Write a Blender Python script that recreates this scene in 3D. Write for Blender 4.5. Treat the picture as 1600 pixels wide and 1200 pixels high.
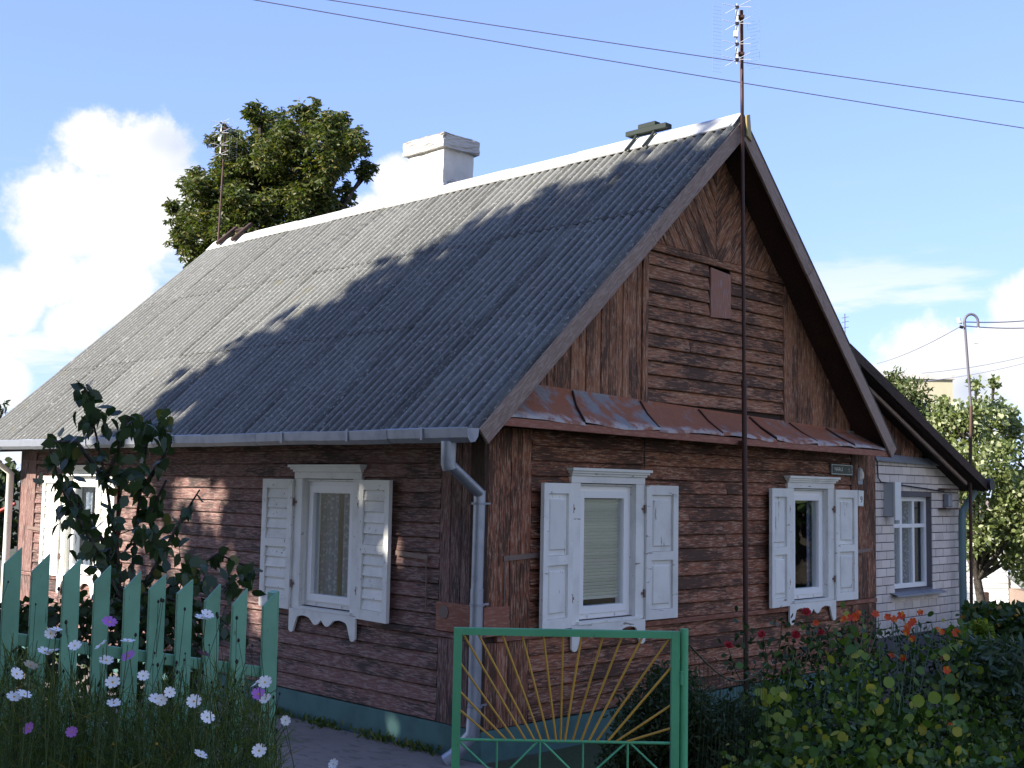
import bpy, bmesh, math, random
import numpy as np
from mathutils import Vector, Matrix
random.seed(7); rng = np.random.default_rng(11)
R_ = math.radians
for o in list(bpy.data.objects): bpy.data.objects.remove(o)
scn = bpy.context.scene
COL = scn.collection

# ------------------------------------------------------------------ camera
CAM = Vector((-6.587, -6.858, 2.216)); FPX = 1898.0
CR = Vector((0.706, -0.708, 0.018)).normalized()
CF = Vector((0.705, 0.704, 0.086)); CF = (CF - CR*CF.dot(CR)).normalized()
CU = CR.cross(CF)
cd = bpy.data.cameras.new('camera'); cam = bpy.data.objects.new('camera', cd); COL.objects.link(cam)
cd.sensor_width = 36; cd.lens = 36*FPX/1600; cd.clip_end = 3000; cd.clip_start = .05
cam.matrix_world = Matrix(((CR.x, CU.x, -CF.x, CAM.x), (CR.y, CU.y, -CF.y, CAM.y), (CR.z, CU.z, -CF.z, CAM.z), (0, 0, 0, 1)))
scn.camera = cam
def ray(x, y): return CF + CR*((x-800)/FPX) - CU*((y-600)/FPX)
def at(x, y, D): return CAM + ray(x, y)*D
def on_plane(x, y, P0, n):
    d = ray(x, y); return CAM + d*((P0-CAM).dot(n)/d.dot(n))
def onX(x, y, X=0.): return on_plane(x, y, Vector((X, 0, 0)), Vector((1, 0, 0)))
def onY(x, y, Y=0.): return on_plane(x, y, Vector((0, Y, 0)), Vector((0, 1, 0)))

# ------------------------------------------------------------------ light
SUN_EL = R_(28); SUN_AZ = R_(15)          # sun stands over -X, a little towards +Y
sdir = Vector((-math.cos(SUN_EL)*math.cos(SUN_AZ), math.cos(SUN_EL)*math.sin(SUN_AZ), math.sin(SUN_EL)))
ld = bpy.data.lights.new('sun', 'SUN'); ld.energy = 5.0; ld.angle = R_(.53); ld.color = (1, .93, .82)
sun = bpy.data.objects.new('sun', ld); COL.objects.link(sun); sun.rotation_euler = sdir.to_track_quat('Z', 'Y').to_euler()
sun.location = (-30, 10, 30)
scn.view_settings.view_transform = 'Standard'; scn.view_settings.look = 'None'
scn.view_settings.gamma = 1; scn.view_settings.use_curve_mapping = False
scn.view_settings.exposure = 1.3

class NT:
    """small helper for node trees"""
    def __init__(s, tree): s.t = tree; s.n = tree.nodes; s.l = tree.links
    def new(s, typ, **kw):
        nd = s.n.new(typ)
        for k, v in kw.items(): setattr(nd, k, v)
        return nd
    def put(s, sock, v):
        if isinstance(v, bpy.types.NodeSocket): s.l.new(v, sock)
        elif v is not None:
            if hasattr(sock.default_value, '__len__') and not hasattr(v, '__len__'): v = [v]*len(sock.default_value)
            if hasattr(sock.default_value, '__len__') and len(sock.default_value) == 4 and len(v) == 3: v = (*v, 1)
            sock.default_value = v
    def math(s, op, a, b=0., c=None, clamp=False):
        nd = s.new('ShaderNodeMath', operation=op, use_clamp=clamp); s.put(nd.inputs[0], a); s.put(nd.inputs[1], b)
        if c is not None: s.put(nd.inputs[2], c)
        return nd.outputs[0]
    def vmath(s, op, a, b=None, out=0):
        nd = s.new('ShaderNodeVectorMath', operation=op); s.put(nd.inputs[0], a)
        if b is not None: s.put(nd.inputs[1], b)
        return nd.outputs[out]
    def mix(s, f, a, b, mode='MIX'):
        nd = s.new('ShaderNodeMix', data_type='RGBA', blend_type=mode); s.put(nd.inputs[0], f); s.put(nd.inputs[6], a); s.put(nd.inputs[7], b)
        return nd.outputs[2]
    def noise(s, vec, scale, detail=4, rough=.55, dist=0.):
        nd = s.new('ShaderNodeTexNoise'); s.put(nd.inputs['Vector'], vec); s.put(nd.inputs['Scale'], scale)
        nd.inputs['Detail'].default_value = detail; nd.inputs['Roughness'].default_value = rough; nd.inputs['Distortion'].default_value = dist
        return nd.outputs[0]
    def ramp(s, f, lo, hi):
        nd = s.new('ShaderNodeMapRange', interpolation_type='SMOOTHSTEP'); s.put(nd.inputs[0], f); s.put(nd.inputs[1], lo); s.put(nd.inputs[2], hi)
        return nd.outputs[0]

# ------------------------------------------------------------------ sky
world = bpy.data.worlds.new('World'); scn.world = world; world.use_nodes = True
T = NT(world.node_tree); T.n.clear()
sky = T.new('ShaderNodeTexSky', sky_type='NISHITA'); sky.sun_disc = False
sky.sun_elevation = SUN_EL; sky.sun_rotation = math.atan2(sdir.x, sdir.y); sky.air_density = 1.0; sky.dust_density = .1; sky.ozone_density = 3.0
tc = T.new('ShaderNodeTexCoord').outputs['Generated']
dirn = T.vmath('NORMALIZE', tc)
bg = T.new('ShaderNodeBackground'); bg.inputs['Strength'].default_value = .15
# clouds: cumulus heaps at set directions, edges broken by noise, thin streaks near the horizon
heaps = [(150, 225, 62), (225, 250, 78), (100, 330, 95), (200, 345, 98), (285, 300, 55), (80, 432, 58), (170, 452, 74), (330, 400, 58), (0, 595, 52), (20, 470, 58), (110, 515, 52), (-40, 500, 60), (-120, 420, 80), (240, 500, 50),
         (620, 285, 48), (660, 320, 80), (580, 350, 60), (760, 340, 55), (1600, 480, 62), (1590, 560, 90), (1480, 610, 110), (1690, 520, 100), (1400, 620, 60)]
offview_clouds = [(az, el, r) for az, el, r in [(-150, 9, .22), (-128, 15, .24), (-100, 9, .2), (-78, 16, .22), (-55, 11, .2), (-35, 9, .16), (-15, 12, .15), (110, 9, .2), (138, 13, .22), (170, 8, .2), (85, 8, .12), (200, 12, .2), (-112, 27, .14), (-60, 30, .12)]]  # clouds outside the view, enlarged and added to lift the gable's ambient light
nz1 = T.noise(dirn, 7., 7, .62); nz2 = T.noise(T.vmath('MULTIPLY', dirn, (1, 1, 6)), 5., 6, .6)
field = None
def add_heap(v, r):
    global field
    d = T.vmath('SUBTRACT', dirn, tuple(v)); dl = T.vmath('LENGTH', d, out=1)
    h = T.math('SUBTRACT', 1., T.math('DIVIDE', dl, r))
    field = h if field is None else T.math('MAXIMUM', field, h)
for x, y, r in heaps: add_heap(ray(x, y).normalized(), r/FPX*.97)
for az, el, r in offview_clouds:
    add_heap(Vector((math.cos(R_(az))*math.cos(R_(el)), math.sin(R_(az))*math.cos(R_(el)), math.sin(R_(el)))), r)
edge = T.math('ADD', field, T.math('MULTIPLY', T.math('SUBTRACT', nz1, .5), 1.9))
edge = T.math('ADD', edge, T.math('MULTIPLY', T.math('SUBTRACT', T.noise(dirn, 42., 7, .68), .5), .75))
sepz = T.new('ShaderNodeSeparateXYZ'); T.l.new(dirn, sepz.inputs[0]); zc = sepz.outputs[2]
soft = T.ramp(zc, .40, .22)
mask = T.ramp(edge, T.math('SUBTRACT', .06, T.math('MULTIPLY', soft, .10)), T.math('ADD', .22, T.math('MULTIPLY', soft, .22)))
low = T.math('MULTIPLY', T.ramp(zc, .26, .10), T.ramp(nz2, .50, .66))
mask2 = T.math('MAXIMUM', mask, T.math('MULTIPLY', low, .85))
cl_shade = T.mix(T.ramp(T.noise(dirn, 9., 3), .52, .75), (1.0, 1.0, 1.0), (.60, .68, .86))
cl_col = T.mix(1., cl_shade, (3.0, 3.0, 3.0), 'MULTIPLY')
hs = T.new('ShaderNodeHueSaturation'); hs.inputs['Saturation'].default_value = 1.0; hs.inputs['Value'].default_value = 1.0; T.l.new(sky.outputs[0], hs.inputs['Color'])
skyc = T.mix(1., hs.outputs[0], (.97, .89, 1.12), 'MULTIPLY')
gm = T.new('ShaderNodeGamma'); T.l.new(skyc, gm.inputs['Color']); gm.inputs['Gamma'].default_value = .5
skyc = T.mix(1., gm.outputs[0], (.94, 1.15, 1.66), 'MULTIPLY')
T.l.new(T.mix(mask2, skyc, cl_col), bg.inputs['Color'])
wo = T.new('ShaderNodeOutputWorld'); T.l.new(bg.outputs[0], wo.inputs[0])

# ------------------------------------------------------------------ materials
def mat(name):
    m = bpy.data.materials.new(name); m.use_nodes = True; t = NT(m.node_tree); t.n.clear()
    out = t.new('ShaderNodeOutputMaterial'); p = t.new('ShaderNodeBsdfPrincipled'); t.l.new(p.outputs[0], out.inputs[0])
    return m, t, p, out
def obj_coords(t, rnd=True):
    c = t.new('ShaderNodeTexCoord').outputs['Object']
    r = t.new('ShaderNodeObjectInfo').outputs['Random']
    if rnd: c = t.vmath('ADD', c, t.vmath('MULTIPLY', t.new('ShaderNodeCombineXYZ').outputs[0], (1, 1, 1)))
    if rnd:
        cx = t.new('ShaderNodeCombineXYZ'); t.put(cx.inputs[0], t.math('MULTIPLY', r, 37.)); t.put(cx.inputs[1], t.math('MULTIPLY', r, 91.)); t.put(cx.inputs[2], t.math('MULTIPLY', r, 53.))
        c = t.vmath('ADD', c, cx.outputs[0])
    return c, r
def bump(t, p, h, strength=.5, dist=.005):
    b = t.new('ShaderNodeBump'); b.inputs['Strength'].default_value = strength; b.inputs['Distance'].default_value = dist
    t.l.new(h, b.inputs['Height']); t.l.new(b.outputs[0], p.inputs['Normal'])
def vec_scale(t, c, s): return t.vmath('MULTIPLY', c, s)

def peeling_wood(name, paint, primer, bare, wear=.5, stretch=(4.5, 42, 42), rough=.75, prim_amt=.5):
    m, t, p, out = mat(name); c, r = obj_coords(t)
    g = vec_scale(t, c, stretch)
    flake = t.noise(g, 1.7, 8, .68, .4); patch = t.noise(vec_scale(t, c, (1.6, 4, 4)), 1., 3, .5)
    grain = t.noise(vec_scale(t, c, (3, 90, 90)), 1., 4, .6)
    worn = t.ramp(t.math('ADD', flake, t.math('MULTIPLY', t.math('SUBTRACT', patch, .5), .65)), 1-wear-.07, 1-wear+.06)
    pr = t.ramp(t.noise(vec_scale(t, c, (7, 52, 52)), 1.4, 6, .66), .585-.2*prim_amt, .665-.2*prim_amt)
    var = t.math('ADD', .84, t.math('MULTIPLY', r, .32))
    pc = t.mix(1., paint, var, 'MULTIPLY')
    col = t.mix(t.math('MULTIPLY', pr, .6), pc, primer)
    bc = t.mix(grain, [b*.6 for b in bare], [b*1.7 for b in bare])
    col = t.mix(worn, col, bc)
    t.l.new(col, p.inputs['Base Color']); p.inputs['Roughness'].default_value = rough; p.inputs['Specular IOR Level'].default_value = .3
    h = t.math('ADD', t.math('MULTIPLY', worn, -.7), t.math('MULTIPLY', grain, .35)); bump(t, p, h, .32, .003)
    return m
def painted(name, col, chip=None, chip_amt=.25, rough=.5, dirt=.25, stretch=(3, 18, 18), bstr=.25):
    m, t, p, out = mat(name); c, r = obj_coords(t)
    n = t.noise(vec_scale(t, c, stretch), 1.2, 7, .68); d = t.noise(vec_scale(t, c, (2, 2, 2)), 2., 5)
    f = t.noise(vec_scale(t, c, (30, 30, 30)), 2., 3)
    cc = t.mix(t.math('MULTIPLY', t.ramp(d, .4, .75), dirt), col, [x*.55 for x in col])
    cc = t.mix(1., cc, t.math('ADD', .9, t.math('MULTIPLY', r, .2)), 'MULTIPLY')
    cc = t.mix(t.math('MULTIPLY', f, .12), cc, [x*.7 for x in col])
    if chip: 
        w = t.ramp(n, .78-chip_amt*.35, .81-chip_amt*.35); cc = t.mix(w, cc, chip)
        bump(t, p, t.math('SUBTRACT', t.math('MULTIPLY', f, .3), w), bstr, .003)
    else: bump(t, p, f, bstr*.6, .002)
    t.l.new(cc, p.inputs['Base Color']); p.inputs['Roughness'].default_value = rough; p.inputs['Specular IOR Level'].default_value = .35
    return m
def metal(name, col, rough=.45, metallic=.8, spots=.3):
    m, t, p, out = mat(name); c, r = obj_coords(t)
    n = t.noise(c, 9., 5, .6); n2 = t.noise(c, 40., 3)
    cc = t.mix(t.math('MULTIPLY', t.ramp(n, .45, .7), spots), col, [x*.5 for x in col])
    t.l.new(cc, p.inputs['Base Color']); p.inputs['Metallic'].default_value = metallic
    t.l.new(t.math('ADD', rough-.08, t.math('MULTIPLY', n, .25)), p.inputs['Roughness']); bump(t, p, t.noise(c, 5., 3), .35, .01)
    return m
M = {}
M['wood'] = peeling_wood('peeling_brown_paint', (.235, .086, .046), (.48, .33, .23), (.066, .034, .022), .49, prim_amt=.45)
M['wood_left'] = peeling_wood('weathered_skylit_brown', (.155, .078, .068), (.32, .24, .21), (.046, .033, .030), .44, prim_amt=.5)  # same worn brown paint, skylight's blue-grey cast put into the colour
M['wood_gable'] = peeling_wood('worn_gable_paint', (.26, .11, .056), (.48, .33, .22), (.070, .038, .025), .47, prim_amt=.4)
M['wood_new'] = peeling_wood('sound_brown_paint', (.25, .098, .064), (.38, .22, .16), (.08, .042, .028), .27, prim_amt=.4)
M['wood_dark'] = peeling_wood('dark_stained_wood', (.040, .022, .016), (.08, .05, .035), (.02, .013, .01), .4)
M['barge'] = peeling_wood('grey_brown_barge', (.27, .19, .15), (.36, .29, .25), (.12, .09, .07), .36)
M['hatch'] = peeling_wood('pink_hatch_paint', (.27, .13, .09), (.32, .30, .30), (.20, .09, .06), .25, prim_amt=.25)
M['white'] = painted('old_white_paint', (.76, .76, .71), (.25, .23, .19), .44, .6, .4)
M['pvc'] = painted('white_plastic', (.80, .80, .78), None, 0, .35, .06)
M['fence'] = painted('green_fence_paint', (.175, .40, .26), (.07, .11, .08), .45, .55, .6)
M['gate'] = painted('green_gate_paint', (.095, .40, .19), (.06, .09, .05), .34, .45, .4, (14, 14, 14))
M['yellow'] = painted('yellow_gate_paint', (.52, .29, .035), (.15, .09, .03), .2, .45, .3, (8, 8, 8))
M['zinc'] = metal('galvanised_sheet', (.30, .32, .36), .5, .6)
M['pipe'] = metal('galvanised_pipe', (.36, .39, .44), .45, .7)
M['iron'] = painted('rusty_brown_iron', (.075, .034, .024), (.03, .02, .015), .35, .6, .4, (9, 9, 9))
M['iron_bar'] = painted('weathered_iron', (.20, .14, .115), (.07, .04, .03), .35, .6, .4, (9, 9, 9))
M['alu'] = metal('pale_aluminium', (.78, .78, .78), .4, .3, .1)
M['wire'] = painted('grey_wire', (.12, .12, .17), None, 0, .5, .1)
M['wire_thin'] = painted('pale_wire', (.28, .30, .38), None, 0, .5, .1)
M['black'] = painted('black_plastic', (.02, .02, .022), None, 0, .5, .1)
M['cream_plastic'] = painted('cream_plastic', (.7, .7, .66), None, 0, .4, .1)
M['blind'] = painted('cream_blind', (.86, .82, .70), None, 0, .5, .05)
M['sign_green'] = painted('dark_green_enamel', (.016, .028, .022), None, 0, .25, .1)
M['sign_white'] = painted('white_enamel', (.72, .74, .70), None, 0, .3, .15)
M['sign_black'] = painted('black_enamel', (.02, .02, .03), None, 0, .3, .1)
M['yellowed'] = painted('yellowed_wood', (.42, .34, .14), (.2, .15, .08), .3, .6, .3)
M['foundation'] = painted('turquoise_plaster', (.075, .16, .15), (.14, .14, .12), .36, .85, .7, (4, 4, 4), .5)
M['plaster'] = painted('whitewashed_plaster', (.62, .60, .56), (.30, .29, .27), .46, .9, .5, (2.5, 2.5, 7), 1.)
M['plaster_cap'] = painted('grey_chimney_cap', (.50, .48, .45), (.2, .2, .19), .42, .9, .5, (4, 4, 4), .9)
M['brick'] = painted('white_silicate_brick', (.72, .64, .57), (.26, .24, .23), .25, .85, .4, (9, 9, 9), .6)
M['mortar'] = painted('grey_mortar', (.15, .14, .15), None, 0, .95, .4)
M['render_cream'] = painted('cream_render', (.50, .45, .32), None, 0, .9, .2)
M['white_board'] = painted('white_board', (.78, .79, .78), None, 0, .7, .1)
M['dark_glass'] = None
M['bark'] = peeling_wood('bark', (.06, .05, .04), (.11, .10, .085), (.025, .02, .016), .5, (3, 12, 12))
M['dark_green'] = painted('dark_green_tar', (.022, .030, .026), None, 0, .8, .2)
M['red'] = painted('red_paint', (.38, .05, .03), None, 0, .5, .2)
M['core'] = painted('bare_timber', (.05, .032, .024), None, 0, .9, .2)

def asbestos():
    m, t, p, out = mat('asbestos_cement_sheet'); c, r = obj_coords(t)
    big = t.noise(vec_scale(t, c, (.8, 2.2, 1)), 1.1, 4); sp = t.noise(vec_scale(t, c, (16, 26, 26)), 1.6, 4, .7); st = t.noise(vec_scale(t, c, (1.3, 30, 30)), 1., 5, .65)
    base = t.mix(big, (.108, .112, .106), (.175, .177, .166))
    base = t.mix(1., base, t.math('ADD', .80, t.math('MULTIPLY', r, .38)), 'MULTIPLY')
    sy = t.new('ShaderNodeSeparateXYZ'); t.l.new(t.new('ShaderNodeTexCoord').outputs['Object'], sy.inputs[0])
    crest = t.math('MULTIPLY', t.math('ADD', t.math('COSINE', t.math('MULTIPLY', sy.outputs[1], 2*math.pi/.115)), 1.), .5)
    trough_shade_dirt = t.math('MULTIPLY', t.math('SUBTRACT', 1., crest), t.ramp(t.noise(vec_scale(t, c, (1.5, 9, 9)), 1.5, 5, .6), .30, .62))  # trough dirt with rib shading painted in, broken by noise
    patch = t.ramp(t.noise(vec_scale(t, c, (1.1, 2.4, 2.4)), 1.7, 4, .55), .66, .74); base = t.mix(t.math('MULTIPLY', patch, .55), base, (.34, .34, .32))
    base = t.mix(t.math('MULTIPLY', trough_shade_dirt, .95), base, (.045, .047, .040))
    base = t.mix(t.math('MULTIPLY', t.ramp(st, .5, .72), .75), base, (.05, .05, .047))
    base = t.mix(t.math('MULTIPLY', t.math('POWER', crest, 3.), .35), base, (.30, .30, .28))  # bleached crests, lightened further to paint in the ribs' relief
    base = t.mix(t.math('MULTIPLY', t.ramp(sp, .54, .70), .55), base, (.46, .45, .42))
    base = t.mix(t.math('MULTIPLY', t.ramp(t.noise(c, 2.3, 5, .6), .62, .72), .5), base, (.16, .15, .10))
    t.l.new(base, p.inputs['Base Color']); p.inputs['Roughness'].default_value = .92; p.inputs['Specular IOR Level'].default_value = .2
    bump(t, p, t.math('ADD', sp, st), .5, .005)
    return m
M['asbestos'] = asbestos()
M['ridge'] = painted('pale_ridge_tile', (.50, .50, .48), (.24, .24, .22), .34, .85, .5, (3, 9, 9), .4)
def rusty_sheet():
    m, t, p, out = mat('rusty_zinc_sheet'); c, r = obj_coords(t)
    a = t.noise(vec_scale(t, c, (3.2, 2.2, 3)), 1.4, 6, .62, .3)
    paintm = t.ramp(t.math('ADD', a, t.math('MULTIPLY', t.math('SUBTRACT', r, .5), .26)), .36, .52)
    gr = t.noise(c, 22., 4)
    paint = t.mix(gr, (.24, .085, .042), (.34, .145, .085)); zinc = t.mix(gr, (.17, .165, .17), (.29, .285, .28))
    col = t.mix(paintm, zinc, paint)
    yy = t.new('ShaderNodeSeparateXYZ'); t.l.new(t.new('ShaderNodeTexCoord').outputs['Object'], yy.inputs[0])
    lip = t.math('MULTIPLY', t.ramp(t.math('ADD', yy.outputs[1], t.math('MULTIPLY', t.math('SUBTRACT', a, .5), .25)), .34, .42), t.ramp(t.noise(c, 6., 5, .6), .42, .55))
    col = t.mix(t.math('MULTIPLY', lip, .7), col, (.48, .46, .43))
    t.l.new(col, p.inputs['Base Color']); p.inputs['Roughness'].default_value = .85; p.inputs['Specular IOR Level'].default_value = .25
    bump(t, p, t.math('ADD', t.noise(c, 6., 3), t.math('MULTIPLY', paintm, .2)), .5, .02)
    return m
M['ledge'] = rusty_sheet()
def glass():
    m = bpy.data.materials.new('window_glass'); m.use_nodes = True; t = NT(m.node_tree); t.n.clear()
    out = t.new('ShaderNodeOutputMaterial'); tr = t.new('ShaderNodeBsdfTransparent'); gl = t.new('ShaderNodeBsdfGlossy'); gl.inputs['Roughness'].default_value = .01
    tr.inputs[0].default_value = (.86, .92, .92, 1)
    fr = t.new('ShaderNodeLayerWeight'); fr.inputs[0].default_value = .5
    mx = t.new('ShaderNodeMixShader'); t.l.new(t.math('MINIMUM', t.math('ADD', t.math('MULTIPLY', t.math('POWER', fr.outputs['Facing'], 4.), 1.1), .10), 1.), mx.inputs[0])
    t.l.new(tr.outputs[0], mx.inputs[1]); t.l.new(gl.outputs[0], mx.inputs[2]); t.l.new(mx.outputs[0], out.inputs[0])
    c, r = obj_coords(t); b = t.new('ShaderNodeBump'); b.inputs['Strength'].default_value = .06; b.inputs['Distance'].default_value = .01
    t.l.new(t.noise(c, 3., 1), b.inputs['Height']); t.l.new(b.outputs[0], gl.inputs['Normal'])
    return m
M['glass'] = glass()
def lace():
    m, t, p, out = mat('lace_curtain'); c, r = obj_coords(t)
    v = t.new('ShaderNodeTexVoronoi'); t.put(v.inputs['Vector'], c); v.inputs['Scale'].default_value = 26.
    t.l.new(t.mix(t.ramp(v.outputs[0], .15, .55), (.40, .42, .50), (.20, .22, .29)), p.inputs['Base Color']); p.inputs['Roughness'].default_value = .9
    return m
M['lace'] = lace()
def leafmat(name, a, b, c3=None, transl=.35, rough=.5, f3=.12):
    m, t, p, out = mat(name)
    ri = t.new('ShaderNodeNewGeometry').outputs['Random Per Island']; r = t.new('ShaderNodeObjectInfo').outputs['Random']
    k = t.math('FRACT', t.math('ADD', ri, r))
    col = t.mix(k, a, b)
    if c3: col = t.mix(t.math('GREATER_THAN', t.math('FRACT', t.math('MULTIPLY', k, 17.3)), 1-f3), col, c3)
    t.l.new(col, p.inputs['Base Color']); p.inputs['Roughness'].default_value = rough; p.inputs['Specular IOR Level'].default_value = .4
    tr = t.new('ShaderNodeBsdfTranslucent'); t.l.new(t.mix(1., col, (1.5, 1.6, .7), 'MULTIPLY'), tr.inputs[0])
    mx = t.new('ShaderNodeMixShader'); mx.inputs[0].default_value = transl; t.l.new(p.outputs[0], mx.inputs[1]); t.l.new(tr.outputs[0], mx.inputs[2]); t.l.new(mx.outputs[0], out.inputs[0])
    return m
M['lilac_leaf'] = leafmat('lilac_leaf', (.022, .045, .016), (.045, .075, .028), (.10, .11, .03), .25, .45, .06)
M['chestnut_leaf'] = leafmat('chestnut_leaf', (.032, .055, .012), (.10, .12, .024), (.17, .14, .04), .35, .5, .14)
M['apple_leaf'] = leafmat('apple_leaf', (.11, .15, .05), (.20, .23, .095), (.40, .42, .26), .35, .35, .25)
M['fir_leaf'] = leafmat('conifer_leaf', (.035, .06, .015), (.085, .105, .025), None, .25, .6)
M['shade_leaf'] = leafmat('linden_leaf', (.035, .065, .02), (.06, .10, .03), None, .2, .5)
M['cosmos_leaf'] = leafmat('feathery_leaf', (.035, .065, .012), (.095, .14, .028), (.20, .18, .05), .3, .6, .1)
M['nast_leaf'] = leafmat('round_leaf', (.040, .11, .015), (.17, .25, .028), (.40, .36, .045), .35, .45, .16)
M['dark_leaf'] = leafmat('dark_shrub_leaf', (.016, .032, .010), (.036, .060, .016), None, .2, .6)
M['blue_leaf'] = leafmat('bluish_leaf', (.020, .044, .018), (.044, .078, .026), None, .2, .5)
M['lime_leaf'] = leafmat('lime_leaf', (.15, .22, .025), (.26, .31, .04), (.40, .34, .04), .4, .45, .2)
M['stem'] = painted('green_stem', (.05, .085, .022), None, 0, .6, .2)
M['bud'] = painted('dark_bud', (.02, .018, .012), None, 0, .7, .2)
M['petal_white'] = painted('white_petal', (.78, .78, .76), None, 0, .6, .08)
M['petal_pink'] = painted('lilac_petal', (.42, .16, .50), None, 0, .6, .1)
M['petal_red'] = leafmat('scarlet_petal', (.55, .045, .012), (.62, .10, .015), (.62, .22, .02), .3, .5, .2)
M['petal_rose'] = leafmat('rose_petal', (.36, .018, .03), (.45, .04, .05), None, .3, .5)
M['petal_yellow'] = painted('yellow_petal', (.6, .36, .03), None, 0, .6, .1)
def ground():
    m, t, p, out = mat('garden_soil'); c, r = obj_coords(t, False)
    g = t.ramp(t.noise(c, .9, 5), .40, .58)
    col = t.mix(g, t.mix(t.noise(c, 30., 4), (.05, .04, .03), (.11, .09, .07)), t.mix(t.noise(c, 22., 4), (.03, .05, .015), (.07, .09, .03)))
    t.l.new(col, p.inputs['Base Color']); p.inputs['Roughness'].default_value = .95; bump(t, p, t.noise(c, 40., 5), .8, .02)
    return m
M['ground'] = ground()
def path_m():
    m, t, p, out = mat('trodden_path'); c, r = obj_coords(t, False)
    n = t.noise(c, 3., 6, .6); n2 = t.noise(vec_scale(t, c, (1, .35, 1)), 14., 5, .65)
    col = t.mix(n, (.17, .14, .12), (.28, .24, .215)); col = t.mix(t.math('MULTIPLY', t.ramp(n2, .5, .7), .6), col, (.075, .068, .055))
    col = t.mix(t.math('MULTIPLY', t.ramp(t.noise(c, 1.6, 5), .58, .68), .6), col, (.06, .075, .03))
    t.l.new(col, p.inputs['Base Color']); p.inputs['Roughness'].default_value = .95; bump(t, p, t.math('ADD', n2, n), .6, .015)
    return m
M['path'] = path_m()

# ------------------------------------------------------------------ object helpers
WP = {}
def finish(o, parent, wloc):
    COL.objects.link(o); WP[o.name] = Vector(wloc)
    if parent is not None:
        o.parent = parent; o.location = Vector(wloc) - WP[parent.name]
    else: o.location = wloc
    return o
def tag(o, label=None, cat=None, group=None, kind=None):
    if label: o['label'] = label
    if cat: o['category'] = cat
    if group: o['group'] = group
    if kind: o['kind'] = kind
    return o
def thing(name, label, cat, loc=(0, 0, 0), group=None):
    o = bpy.data.objects.new(name, None); o.empty_display_size = .2
    finish(o, None, loc); return tag(o, label, cat, group)
class Frame:
    def __init__(s, O, U, V, W): s.O, s.U, s.V, s.W = Vector(O), Vector(U).normalized(), Vector(V).normalized(), Vector(W).normalized()
    def P(s, u, v, w=0.): return s.O + s.U*u + s.V*v + s.W*w
    def M(s):
        m = Matrix.Identity(4)
        for i in range(3): m[i][0], m[i][1], m[i][2], m[i][3] = s.U[i], s.V[i], s.W[i], s.O[i]
        return m
IDF = Frame((0, 0, 0), (1, 0, 0), (0, 1, 0), (0, 0, 1))
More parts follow.
